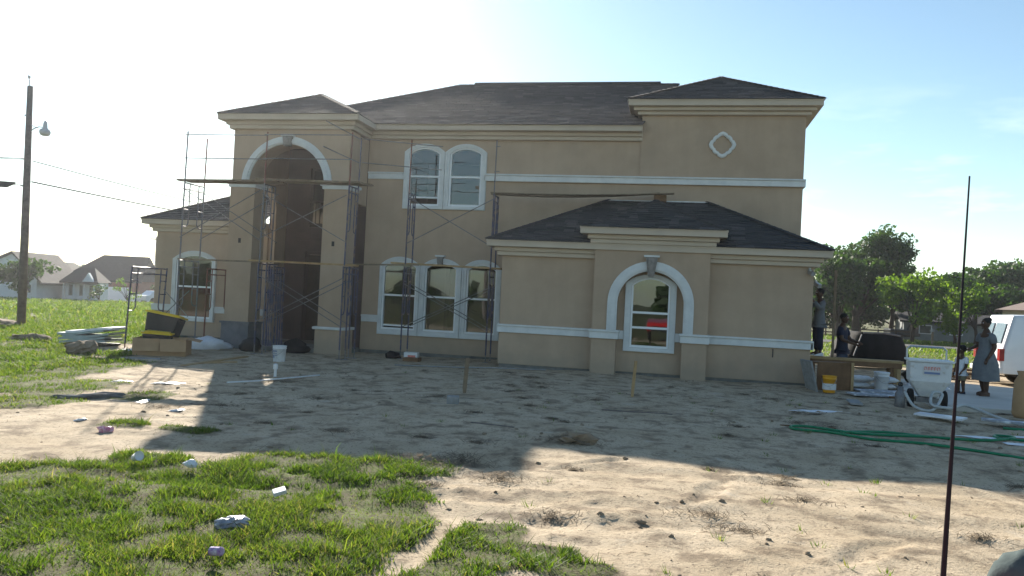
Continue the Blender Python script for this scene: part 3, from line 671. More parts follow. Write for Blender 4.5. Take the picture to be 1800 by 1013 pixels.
# left room
lh = window(-16.29, -14.71, .46, 2.50, 2.78, 3.2, .18, .16, .17, (1.60,), 0)
wall_xz('wall', -16.97, -12.965, -.02, 3.6, 3.2, 3.4, [lh], M['stucco']); H('wall', MB().box(-16.969, -16.77, 3.4, 9, -.02, 3.6), M['stucco'])
band(-16.97, -16.295, 3.2, .77, .98, ends=.05); band(-14.705, -12.97, 3.2, .77, .98)
mb = MB(); mb.box(-17.03, -16.97, 4.0, 5.3, .5, 2.75); H('window', mb, M['white'], label='window surround on the side of the left room')
H('wall', MB().box(-16.77, -12.61, 6.2, 6.35, 0, 3.6), M['dark']); H('wall', MB().box(-12.96, -12.80, 4.0, 6.2, 0, 3.6), M['dark'])
bl = MB(); bl.box(-16.2, -14.9, 3.62, 3.66, .3, 1.58); H('hanging_cloth', bl, mat('dark_red_cloth', (.62, .04, .035), (.40, .03, .03), 3, .9))
# small fittings on the right corner
def flood(x, y, z, rz, lab):
    fl_ = H('floodlight', MB().lathe([(.05, 0), (.05, .03), (.03, .05), (.03, .08)], (x, y, z), 12), M['steel'], label=lab)
    h = MB(); a = Vector((math.cos(rz), math.sin(rz), -.35)).normalized(); s = a.cross(Vector((0, 0, 1))).normalized(); u = s.cross(a)
    h.obox(Vector((x, y, z - .02)) + a * .09, a, s, u, .09, .05, .045); part('lamp_head', h, M['steel'], fl_)
flood(3.17, -.06, 2.76, R(-70), 'small floodlight under the front eave'); flood(3.42, .6, 2.5, R(-60), 'small floodlight on the right corner')
tp = MB(); tp.tube([(2.40, -.03, .81), (2.40, -.07, .80), (2.40, -.075, .62)], .014); H('hose_tap', tp, M['wire'])

# ------------------------------------------------------------------ scaffolding
def frame(parent, x, y0, y1, z0, z1, m, rungs=True, lean=0.0):
    r = .022; mb = MB(); L = lean
    for y in (y0, y1): mb.tube([(x, y, z0), (x + L, y, z1)], r)
    mb.tube([(x + L, y0, z1 - .03), (x + L, y1, z1 - .03)], r)
    mb.tube([(x + L, y0, z1 - .20), (x + L, y1, z1 - .20)], r * .8)
    if rungs:
        h = z1 - z0; q = min(.26, (y1 - y0) * .3)
        for y, s in ((y0, 1), (y1, -1)):
            yi = y + s * q; zb = z0 + h * .42
            mb.tube([(x + L, yi, z1 - .03), (x + L * .6, yi, zb + .1), (x + L * .5, yi - s * .05, zb + .02), (x + L * .5, yi - s * .12, zb), (x + L * .5, y, zb)], r * .8)
            for t in (.82, .64): mb.tube([(x + L, y, z0 + h * t), (x + L, yi, z0 + h * t)], r * .75, 6)
    return part('frame', mb, m, parent)
def rod(parent, name, a, b, m, r=.014): return part(name, MB().tube([a, b], r, 6), m, parent)
def foot(parent, x, y, z, zt, m=None):
    mb = MB(); mb.tube([(x, y, z), (x, y, zt)], .016, 6); mb.box(x - .07, x + .07, y - .07, y + .07, z - .01, z + .008); return part('base_jack', mb, m or M['greysteel'], parent)
sc1 = thing('scaffold', 'tall two-bay scaffold with guard rails standing before the arched entry', 'scaffold', (-11.2, .2, -.13))
o = Vector((11.2, -.2, .13))
def S1(f, *a, **k): return f(sc1, *a, **k)
class Off:
    """lets a scaffold be laid out in world metres under an Empty at its base"""
    def __init__(s, t): s.t = t
    def __enter__(s): s.n0 = set(bpy.data.objects.keys()); return s.t
    def __exit__(s, *a):
        for ob in [q for q in s.t.children if q.name not in s.n0]:
            ob.data.transform(Matrix.Translation(-Vector(s.t.location)))
XA, XM, XR = -13.72, -11.27, -8.77
with Off(sc1) as t:
    for x, d, ms in ((XA, .95, ('bluegrey', 'bluegrey')), (XM, .62, ('blue', 'bluegrey')), (XR, .62, ('blue', 'blue'))):
        y0, y1 = -.3, -.3 + d
        frame(t, x, y0, y1, .12, 2.38, M[ms[0]]); frame(t, x + .02, y0, y1, 2.40, 4.58, M[ms[1]], lean=.03)
        for y in (y0, y1): foot(t, x, y, gz(x, y) - .0, .13)
    f2 = frame(t, XR + .16, -.28, .34, .12, 2.38, M['blue']); f3 = frame(t, XM + .22, -.26, .36, .12, 2.38, M['blue'])
    for q_ in (.30, .37, .44): frame(t, XM + q_, -.24, .38, .10, 2.30, M['blue'], lean=-.02)
    for x in (XR + .16, XM + .22):
        for y in (-.27, .35): foot(t, x, y, gz(x, y), .13)
    for x, d in ((XA + .05, .95), (XM + .05, 0), (XR + .05, .62)):
        part('guard_post', MB().tube([(x, -.3, 4.5), (x + .02, -.3, 6.0)], .02, 6), M['red'] if x > -13 else M['bluegrey'], t)
        if d: part('guard_post', MB().tube([(x, -.3 + d, 4.5), (x + .02, -.3 + d, 5.98)], .02, 6), M['red'] if x < -13 else M['blue'], t)
    for z in (5.24, 5.90):
        rod(t, 'guard_rail', (XA, -.32, z), (XM + .1, -.32, z), M['greysteel']); rod(t, 'guard_rail', (XM, -.34, z + .02), (XR + .1, -.34, z + .02), M['greysteel'])
        rod(t, 'guard_rail', (XR + .04, .34, z + .04), (XR + .02, -1.95 + (z > 5.5) * .1, z + .06), M['greysteel'])
        rod(t, 'guard_rail', (XR + .1, .36, z + .06), (-6.60, 1.16, z + .02), M['greysteel'])
    def xb(xa, xb_, y, za, zb): rod(t, 'cross_brace', (xa, y, za), (xb_, y, zb), M['greysteel'], .013); rod(t, 'cross_brace', (xa, y + .03, zb), (xb_, y + .03, za), M['greysteel'], .013)
    xb(XM, XR, -.34, .75, 2.05); xb(XM, XR, .33, .75, 2.05); xb(XM, XR, -.34, 3.05, 4.3); xb(XA, XM, -.34, 3.0, 4.4); xb(XA, XM, .62, 3.0, 4.4)
sc2 = thing('scaffold', 'narrow blue scaffold in front of the triple window reaching the upper windows', 'scaffold', (-6.3, 1.4, -.08))
XB, XC = -7.55, -5.06
with Off(sc2) as t:
    for x in (XB, XC):
        frame(t, x - .02, 1.2, 1.78, .12, 2.50, M['blue']); frame(t, x, 1.2, 1.78, 2.52, 4.62, M['blue'])
        for y in (1.2, 1.78): foot(t, x - .02, y, gz(x, y), .13)
        part('guard_post', MB().tube([(x, 1.2, 4.56), (x + .01, 1.2, 6.12)], .02, 6), M['red'] if x == XB else M['bluegrey'], t)
        for z in (5.25, 5.95): part('rail_clip', MB().tube([(x - .02, 1.2, z), (x + .12, 1.2, z)], .012, 6), M['greysteel'], t)
    for y in (1.16, 1.80):
        xa = XB; rod(t, 'cross_brace', (XB, y, 2.0), (XC, y, .78), M['greysteel'], .013); rod(t, 'cross_brace', (XB, y + .03, .78), (XC, y + .03, 2.0), M['greysteel'], .013)
    rod(t, 'cross_brace', (XB, 1.16, 4.48), (XC, 1.16, 3.15), M['greysteel'], .013); rod(t, 'cross_brace', (XB, 1.19, 3.15), (XC, 1.19, 4.48), M['greysteel'], .013)
sc3 = thing('scaffold', 'single low scaffold frame standing apart behind the cardboard box on the left', 'scaffold', (-14.6, -.5, -.13))
with Off(sc3) as t:
    frame(t, -14.62, -1.2, .32, .0, 2.12, M['blue'], lean=.1)
    rod(t, 'cross_brace', (-14.58, .3, 1.5), (-13.75, .3, .75), M['greysteel'], .012); rod(t, 'cross_brace', (-14.6, .3, .7), (-13.75, .3, 1.5), M['greysteel'], .012)
    for y in (-1.2, .32): foot(t, -14.62, y, gz(-14.6, y), .02, M['red'])
sc4 = thing('scaffold', 'rusty red scaffold frame standing close in front of the left window', 'scaffold', (-13.7, 1.6, -.13))
with Off(sc4) as t:
    frame(t, -13.62, .95, 2.2, .02, 2.2, M['red'])
    for y in (.95, 2.2): foot(t, -13.62, y, gz(-13.6, y), .04)
GP = 'planks laid on the scaffolds'
def plank(label, a, b, w, h=.045, m=None, name='scaffold_plank', group=GP, cat='plank', sag=0):
    a, b = Vector(a), Vector(b); d = b - a; L = d.length; mb = MB(); n = 6
    u = d.normalized(); s = u.cross(Vector((0, 0, 1))).normalized(); c = (a + b) / 2; up = Vector((0, 0, 1))
    rings = []
    for i in range(n + 1):
        t = i / n; p = a + d * t - c - up * sag * 4 * t * (1 - t)
        rings.append([p - s * w / 2 - up * h / 2, p + s * w / 2 - up * h / 2, p + s * w / 2 + up * h / 2, p - s * w / 2 + up * h / 2])
    mb.loft(rings); return solid(name, label, cat, mb, m or M['plank'], tuple(c), 0, group)
plank('front one of the two long planks across the top left bay of the entry scaffold', (-13.95, -.17, 4.63), (-10.9, -.17, 4.66), .24)
plank('rear plank across the top left bay of the entry scaffold', (-13.80, .10, 4.63), (-10.8, .08, 4.64), .24)
plank('front plank across the top right bay under the big entry arch', (-11.5, -.16, 4.70), (-8.42, -.16, 4.66), .24)
plank('rear plank in the top right bay running past the right entry column', (-11.4, .12, 4.69), (-8.25, .14, 4.65), .24)
plank('brown plank at mid height between the two entry columns', (-11.6, -.15, 2.44), (-8.45, -.15, 2.42), .24, m=M['lumber'])
plank('thin grey plank at mid height crossing the left window', (-13.95, .02, 2.40), (-11.35, -.05, 2.41), .12)
plank('short thin plank bridging the entry scaffold and the blue scaffold', (-8.9, .2, 2.45), (-7.2, 1.35, 2.56), .09)
plank('plank crossing the heads of the triple window on the blue scaffold', (-8.05, 1.46, 2.59), (-4.80, 1.46, 2.55), .26, .05, M['lumber'])
plank('long weathered plank sagging from the blue scaffold to the wing roof', (-5.2, 1.40, 4.68), (-.15, 1.86, 4.83), .20, .026, sag=.05)
plank('second long plank lying beside the sagging one above the wing roof', (-5.25, 1.66, 4.68), (-.55, 2.10, 4.86), .20, .026, sag=.09)
wb = MB(); wb.box(-.17, .17, -.2, .2, -.05, .12); solid('wood_block', 'brown wood block on the wing roof ridge holding up the long plank ends', 'block', wb, M['brownwood'], (-.52, 2.02, 4.66), 0)

# ------------------------------------------------------------------ utility pole, lamp, lines
px_, py_ = -22.96, 4.16; pz = gz(px_, py_)
up_ = thing('utility_pole', 'tall weathered wooden utility pole with a yard lamp on the left lawn', 'utility pole', (px_, py_, pz))
mb = MB(); mb.tube([(0, 0, -.2), (-.05, 0, 3), (-.17, .0, 8.65)], [.145, .135, .095], 12); part('pole', mb, M['pole'], up_, True)
mb = MB(); mb.tube([(-.19, 0, 8.6), (-.23, 0, 8.95)], .018, 6); mb.ell((-.235, 0, 8.99), .05, .05, .07); part('insulator', mb, M['steel'], up_, True)
lp = MB(); lp.tube([(-.07, 0, 7.00), (.08, 0, 7.12), (.28, 0, 7.18), (.45, 0, 7.17)], .02, 6); lp.tube([(-.05, 0, 7.25), (.18, 0, 7.15)], .015, 6); la = part('lamp_arm', lp, M['steel'], up_, True)
lh_ = MB(); lh_.lathe([(.02, .32), (.06, .25), (.08, .10), (.08, .03), (.17, -.03), (.19, -.12), (.16, -.20), (.10, -.24)], (.55, 0, 7.10), 14); part('lamp_head', lh_, mat('lamp_refractor', (.5, .52, .55), None, 4, .3), up_, True)
for z in (7.6, 6.02, 5.05):
    b = MB(); b.tube([(-.15, 0, z), (-.34, 0, z)], .03, 6); part('bracket', b, M['steel'], up_)
def wire(label, a, b, sag, r=.014, n=18, group='overhead lines at the utility pole'):
    a, b = Vector(a), Vector(b); pts = [(a + (b - a) * (i / n)) - Vector((0, 0, sag * 4 * (i / n) * (1 - i / n))) - a for i in range(n + 1)]
    return solid('power_line', label, 'power line', MB().tube(pts, r, 5), M['wire'], tuple(a), 0, group, smooth=True)
P0 = Vector((px_, py_, pz))
wire('lowest power line running from the pole down behind the house', P0 + Vector((.1, 0, 5.2)), (-10, 34, 4.0), .35, .026)
wire('middle power line leaving the pole just under the lamp', P0 + Vector((.1, 0, 5.95)), (-6, 38, 4.5), .9, .018)
wire('faint upper power line leaving the pole at the lamp arm', P0 + Vector((.25, 0, 7.1)), (-4, 40, 5.5), .6, .006)
wire('upper one of the two lines leaving the pole to the left', P0 + Vector((-.3, 0, 6.04)), (-45, -4, 7.4), .6, .014)
wire('second line to the left just below the upper one at the pole', P0 + Vector((-.3, 0, 6.0)), (-45, -4.3, 7.15), .5, .012)
wire('lowest line to the left that carries a dark splice box', P0 + Vector((-.3, 0, 5.08)), (-45, -4, 6.2), .5, .012)
sp = MB(); sp.loft([[(-.75, -.05, .05), (-.75, .05, .05), (-.75, .05, .10), (-.75, -.05, .10)], [(-.55, -.09, -.10), (-.55, .09, -.10), (-.55, .09, .10), (-.55, -.09, .10)],
                    [(.45, -.09, -.10), (.45, .09, -.10), (.45, .09, .10), (.45, -.09, .10)], [(.75, -.05, .05), (.75, .05, .05), (.75, .05, .10), (.75, -.05, .10)]])
solid('splice_box', 'dark splice box hanging on the line left of the utility pole', 'box', sp, M['wire'], (px_ - 1.15, py_ - .4, pz + 5.05), R(20))

# ------------------------------------------------------------------ site debris on the left and in front of the house
def on(x, y): return (x, y, gz(x, y) + float(micro(np.array(x), np.array(y))) * .9)
# wrapped stack of sheets on the lawn
st = thing('sheet_stack', 'low stack of pale green and white sheet material lying on the lawn edge', 'stack', on(-15.75, -1.1), R(12))
for i in range(5):
    mb = MB(); n0 = 7; w, l = .50, .62
    rings = []
    for k in range(n0):
        t = k / (n0 - 1); x = -l + 2 * l * t + .03 * i * (-1) ** i; dz = .025 * math.sin(t * 5 + i) + .10 * t
        rings.append([(x, -w + .02 * i, .05 + .075 * i + dz), (x, w - .02 * (i % 2), .05 + .075 * i + dz), (x, w - .02 * (i % 2), .11 + .075 * i + dz), (x, -w + .02 * i, .11 + .075 * i + dz)])
    mb.loft(rings); part('sheet', mb, M['blanket'] if i < 4 else M['sheet'], st)
mb = MB(); mb.box(-.6, .6, -.45, .45, 0, .045); part('pallet', mb, M['blackp'], st)
# cardboard box with open flaps
cb = thing('cardboard_box', 'wide open brown cardboard box with hanging flaps left of the entry', 'box', on(-12.72, -2.25), R(24))
mb = MB(); L, Wd, Hh = .62, .42, .42
for a in ((-L, L, -Wd, -Wd + .012), (-L, L, Wd - .012, Wd)): mb.box(a[0], a[1], a[2], a[3], 0, Hh)
mb.box(-L, -L + .012, -Wd + .012, Wd - .012, 0, Hh); mb.box(L - .012, L, -Wd + .012, Wd - .012, 0, Hh); mb.box(-L, L, -Wd, Wd, -.01, .0); part('body', mb, M['card'], cb)
for x0, x1 in ((-L, -.02), (.02, L)):
    f = MB(); f.beam((( x0 + x1) / 2, -Wd - .002, Hh), ((x0 + x1) / 2 + .03, -Wd - .16, Hh - .30), x1 - x0, .01); part('flap', f, M['card'], cb)
f = MB(); f.beam((L, 0, Hh), (L + .3, .02, Hh - .06), .8, .01); part('flap', f, M['card'], cb)
# black tote with yellow lid, tilted, behind the box; a second one lower
def tote(label, loc, rz, tilt, sx=.42, sy=.30, h=.62):
    t = thing('storage_tote', label, 'storage tote', loc, rz); t.rotation_euler = (tilt[0], tilt[1], rz)
    mb = MB(); rings = []
    for z, k in ((0, .86), (.05, .88), (h, 1)): rings.append([(-sx * k, -sy * k, z), (sx * k, -sy * k, z), (sx * k, sy * k, z), (-sx * k, sy * k, z)])
    mb.loft(rings); bev(part('bin', mb, M['blackp'], t), .03)
    lid = MB(); lid.box(-sx - .03, sx + .03, -sy - .03, sy + .03, h + .002, h + .05); lid.box(-sx + .05, sx - .05, -sy + .05, sy - .05, h + .051, h + .075); bev(part('lid', lid, M['yellow'], t), .012)
    for s in (-1, 1):
        r_ = MB(); r_.box(s * sx * .93 - .03, s * sx * .93 + .03, -.1, .1, h - .12, h - .06); part('handle', r_, M['blackp'], t)
tote('upright black storage tote with yellow lid leaning on the cardboard box', (-13.12, -1.75, .34), R(14), (R(-8), R(9)), .42, .30, .50)
tote('lower black storage tote with yellow lid half hidden in the cardboard box', (-13.0, -2.1, -.02), R(25), (0, R(3)), .34, .26, .40)
sh = MB(); sh.lump((0, 0, .10), .62, .40, .20, .35, 3, 18, 8); solid('plastic_sheet', 'crumpled white plastic sheet bundled under the left window', 'plastic sheet', sh, M['sheet'], on(-13.1, 0.35), R(10), smooth=True)
sh = MB(); sh.lump((0, 0, .02), .45, .25, .06, .3, 8, 14, 6); solid('plastic_sheet', 'flat scrap of white sheet on the ground left of the cardboard box', 'plastic sheet', sh, M['sheet'], on(-13.7, -1.9), 0)
for lab, a, b, w in (('long brown plank lying on the soil before the grey column base', (-10.75, -4.3), (-10.9, -1.35), .14), ('short brown offcut lying across the end of the long plank', (-10.75, -3.4), (-10.25, -2.9), .12),
                     ('pale board on the soil left of the cardboard box', (-12.9, -3.6), (-12.1, -3.2), .16)):
    plank(lab, on(*a), on(*b), w, .05, M['lumber'] if 'pale' not in lab else M['block'], 'board', 'loose boards on the soil')
bg_ = MB(); bg_.lump((0, 0, .16), .30, .24, .20, .3, 5); solid('rubbish_bag', 'black rubbish bag slumped at the foot of the grey column base', 'bag', bg_, M['blackp'], on(-11.75, .3), 0, smooth=True)
bg_ = MB(); bg_.lump((0, 0, .12), .42, .26, .20, .4, 6); solid('rubbish_bag', 'low black tarp heap between the two entry columns', 'bag', bg_, M['blackt'], on(-10.55, .75), 0, smooth=True)
tb = MB(); tb.box(-.19, .19, -.16, .16, 0, .3); bev(solid('tool_box', 'blue-grey box on the porch beside the right column', 'box', tb, M['bluegrey'], (-10.2, 1.95, .02), R(15)), .02)
def bucket(label, loc, col='wplast', r=.155, h=.37, tilt=(0, 0), label_part=True, lid=False):
    t = thing('bucket', label, 'bucket', loc); t.rotation_euler = (tilt[0], tilt[1], random.uniform(0, 1) - .5)
    mb = MB(); mb.lathe([(r * .86, 0), (r * .88, .01), (r * .97, h * .8), (r * 1.05, h * .81), (r * 1.05, h * .85), (r, h * .86), (r * 1.02, h), (r * 1.06, h), (r * 1.06, h - .02), (r * .96, h - .021), (r * .84, .02)], (0, 0, 0), 20); part('pail', mb, M[col], t, True)
    hn = MB(); hn.tube([(r * 1.04 * math.cos(a), -.02 - r * .9 * math.sin(a), h * .82 - .16 * math.sin(a)) for a in np.linspace(0, math.pi, 12)], .005, 5); part('handle', hn, M['steel'], t)
    if label_part:
        lb = MB()
        for zz, ww, a0 in ((.25, .035, -2.15), (.20, .02, -2.2), (.15, .02, -2.1), (.10, .05, -2.25)):
            for k in range(5 if ww < .04 else 3):
                a = a0 + k * .2; a2 = a + .14
                if k % 3 == 2 and ww < .03: a2 = a + .08
                rr = r * 1.012 * (.88 + .09 * zz / .3) + .003; lb.add([(rr * math.cos(a), rr * math.sin(a), zz), (rr * math.cos(a2), rr * math.sin(a2), zz), (rr * math.cos(a2), rr * math.sin(a2), zz + ww), (rr * math.cos(a), rr * math.sin(a), zz + ww)], [(0, 1, 2, 3)])
        part('print', lb, M['logo_b'], t)
    if lid: l_ = MB(); l_.lathe([(r * 1.09, h), (r * 1.09, h + .03), (r * .3, h + .03)], (0, 0, 0), 20); part('lid', l_, M[col], t)
    return t
bucket('white five-gallon bucket with dark print on the soil before the entry', on(-9.62, -2.0), h=.40, r=.165)
bx = thing('carton', 'small white carton with faint red print by the left blue scaffold legs', 'carton', on(-7.15, .95), R(6))
b = MB(); b.box(-.19, .19, -.13, .13, 0, .22); part('carton_body', b, M['wplast'], bx); b = MB(); b.box(-.08, .14, -.132, -.1305, .08, .15); part('print', b, M['logo_r'], bx)
bg_ = MB(); bg_.lump((0, 0, .08), .20, .13, .11, .35, 9); solid('bag', 'small dark cloth bag dropped left of the white carton', 'bag', bg_, M['blackt'], on(-7.75, 1.15), 0, smooth=True)
bd = MB(); bd.box(-.22, .22, -.15, .15, 0, .10); solid('board_stack', 'brown wooden pad under the edge of the white carton', 'pad', bd, M['brownwood'], on(-7.05, .72), 0)
def stake(label, x, y, h, w, lean, m='lumber'):
    t = MB(); t.loft([[(-w * .3, -w * .3, -.1), (w * .3, -w * .3, -.1), (w * .3, w * .3, -.1), (-w * .3, w * .3, -.1)], [(-w / 2, -w / 2, .1), (w / 2, -w / 2, .1), (w / 2, w / 2, .1), (-w / 2, w / 2, .1)],
                      [(-w / 2 + lean, -w / 2, h), (w / 2 + lean, -w / 2, h), (w / 2 + lean, w / 2, h), (-w / 2 + lean, w / 2, h)]])
    return solid('stake', label, 'stake', t, M[m], on(x, y), R(20), 'wooden survey stakes before the house')
stake('thick wooden stake in the shaded soil in front of the blue scaffold', -3.82, -5.75, .66, .075, .03, 'plank'); stake('thin wooden stake in the soil in front of the arched niche', -.72, -4.75, .70, .05, .04, 'lumber')
cb2 = MB(); cb2.box(-.1, .1, -.09, .09, 0, .13); bev(solid('block', 'small grey concrete block alone on the shaded soil', 'block', cb2, M['block'], on(-3.5, -7.7), R(12)), .012)
def pipe(label, pts, r, m, name='pipe', cat='pipe', group=None): 
    pts = [Vector(on(*p)) + Vector((0, 0, r + .01)) for p in pts]; a = pts[0]
    return solid(name, label, cat, MB().tube([p - a for p in pts], r, 7), m, tuple(a), 0, group, smooth=True)
pipe('white plastic pipe lying on the soil before the entry', [(-8.2, -6.7), (-8.0, -5.9), (-7.6, -4.7), (-7.45, -4.3)], .016, M['wplast'])
pipe('long grey pipe lying along the ground at the foot of the facade', [(-6.9, -1.1), (-5.5, -.85), (-4.3, -.6), (-3.1, -.5)], .018, M['block'])
v = MB(); v.lathe([(.03, 0), (.03, .16), (.05, .17), (.05, .26), (.02, .28)], (0, 0, 0), 10); solid('pipe_stub', 'short pale pipe stub standing in the soil before the entry', 'pipe', v, M['wplast'], on(-8.15, -4.95), 0)
plank('long thin dark stick on the shaded soil before the niche', on(-1.12, -6.85), on(.05, -6.95), .05, .03, M['pole'], 'stick', None, 'stick')
plank('curved brown branch on the soil near the shadow edge', on(-2.75, -9.4), on(-2.1, -9.55), .035, .03, M['pole'], 'stick', None, 'stick')
plank('brown stick lying beyond the green hose', on(1.75, -7.0), on(2.6, -6.9), .04, .03, M['brownwood'], 'stick', None, 'stick')
# litter
def cup(label, x, y, m, tilt, s=1.0):
    t = MB(); t.lathe([(.035 * s, 0), (.036 * s, .005), (.048 * s, .11 * s), (.05 * s, .11 * s), (.046 * s, .1 * s)], (0, 0, 0), 14); o_ = solid('cup', label, 'cup', t, m, Vector(on(x, y)) + Vector((0, 0, .10)), 0, smooth=True); o_.rotation_euler = tilt; return o_
cup('white foam cup lying in the grass at the left of the lawn patch', -5.3, -13.2, M['wplast'], (R(70), 0, R(60)), 1.0)
cr_ = MB(); cr_.lump((0, 0, .03), .075, .04, .035, .3, 4); solid('plastic_bottle', 'crushed clear-white bottle lying at the upper edge of the grass', 'bottle', cr_, M['sheet'], Vector(on(-4.6, -13.3)) + Vector((0, 0, .06)), R(-10))
gb = MB(); gb.box(-.055, .055, -.045, .045, 0, .035); bev(solid('block', 'small pale grey block lying in the grass', 'block', gb, M['wplast'], Vector(on(-3.25, -14.05)) + Vector((0, 0, .07)), R(30)), .006).rotation_euler = (R(12), R(-14), R(35))
gs = MB(); gs.lump((0, 0, .0), .11, .085, .05, .35, 12, 16, 8); solid('plastic_bag', 'grey crinkled plastic bag half sunk in the foreground grass', 'plastic bag', gs, mat('crinkled_film', (.20, .21, .25), (.42, .43, .48), 22, .25, .9, 25), Vector(on(-3.2, -14.9)) + Vector((0, 0, .04)), 0)
pc = MB(); pc.lathe([(.02, 0), (.03, .01), (.03, .10), (.022, .11)], (0, 0, 0), 12); q = solid('can', 'crumpled purple can at the bottom edge of the grass', 'can', pc, M['purple'], Vector(on(-2.88, -15.68)) + Vector((0, 0, .10)), 0); q.rotation_euler = (R(80), 0, R(70))
pw = MB(); pw.lump((0, 0, .03), .07, .05, .04, .5, 2); solid('wrapper', 'pink sweet wrapper on the bare soil left of the shadow', 'wrapper', pw, M['pink'], on(-6.75, -11.8), 0)
for k, (lab, x, y, s) in enumerate((('white paper scrap on the soil edge of the lawn', -9.9, -7.4, .16), ('longer white paper strip beside the lawn edge', -9.0, -7.3, .22), ('torn white wrapper on the dark soil heap', -8.0, -9.4, .16), ('small white paper scrap in the sunlit soil', -7.0, -10.0, .1),
                        ('pale paper scrap near the shadow of the scaffold', -7.6, -11.2, .09))):
    pw = MB(); pw.lump((0, 0, .012), s, s * .4, .014, .5, 20 + k, 18, 8); solid('paper_scrap', lab, 'paper', pw, M['sheet'], on(x, y), random.uniform(0, 3), 'paper scraps on the soil')
pw = MB(); pw.lump((0, 0, .02), .42, .10, .06, .6, 31, 26, 10); solid('cloth_scrap', 'grey rag twisted on the dark soil at the left', 'rag', pw, mat('grey_rag', (.20, .20, .20), (.12, .12, .12), 9, .95), on(-9.1, -9.3), R(35))
pw = MB(); pw.lump((0, 0, .10), .34, .26, .20, .3, 33, 18, 10); solid('dirt_clod', 'big dark earth clod with weeds in front of the sheet stack', 'clod', pw, M['clod'], on(-14.3, -3.2), 0)
pw = MB(); pw.lump((0, 0, .05), .55, .3, .14, .3, 34, 18, 10); solid('dirt_clod', 'heap of dark earth on the lawn left of the sheet stack', 'clod', pw, M['clod'], on(-17.6, -1.2), 0)
pw = MB(); pw.lump((0, 0, .0), .27, .17, .085, .55, 35, 26, 12); solid('dirt_clod', 'brown sod lump with yellow grass at the edge of the house shadow', 'clod', pw, M['clod'], on(-1.22, -10.35), 0)
pw = MB(); pw.lump((0, 0, .02), .8, .5, .16, .3, 36, 22, 10); solid('dirt_clod', 'low mound of dark earth around the foot of the utility pole', 'clod', pw, M['clod'], (px_ - .7, py_ - .1, pz), 0)

# ------------------------------------------------------------------ people
def skin_mesh(name, pts, edges, root=0, sub=1, smooth=True):
    """pts: {name: (co, rx, ry)} grown into one continuous surface"""
    keys = list(pts); idx = {k: i for i, k in enumerate(keys)}
    me = bpy.data.meshes.new(name); me.from_pydata([pts[k][0] for k in keys], [(idx[a], idx[b]) for a, b in edges], [])
    ob = bpy.data.objects.new(name, me); COL.objects.link(ob)
    md = ob.modifiers.new('skin', 'SKIN'); md.use_smooth_shade = smooth; md.branch_smoothing = .6
    for i, k in enumerate(keys):
        sv = me.skin_vertices[0].data[i]; r = pts[k][1:]; kk = 1.28 if len(keys) < 20 else (1.22 if r[0] > .012 else 1.05); sv.radius = (r[0] * kk, (r[1] if len(r) > 1 else r[0]) * kk); sv.use_root = (i == root)
    sb = ob.modifiers.new('sub', 'SUBSURF'); sb.levels = sub; sb.render_levels = sub
    dg = bpy.context.evaluated_depsgraph_get(); out = bpy.data.meshes.new_from_object(ob.evaluated_get(dg)); bpy.data.objects.remove(ob); out.name = name
    return out
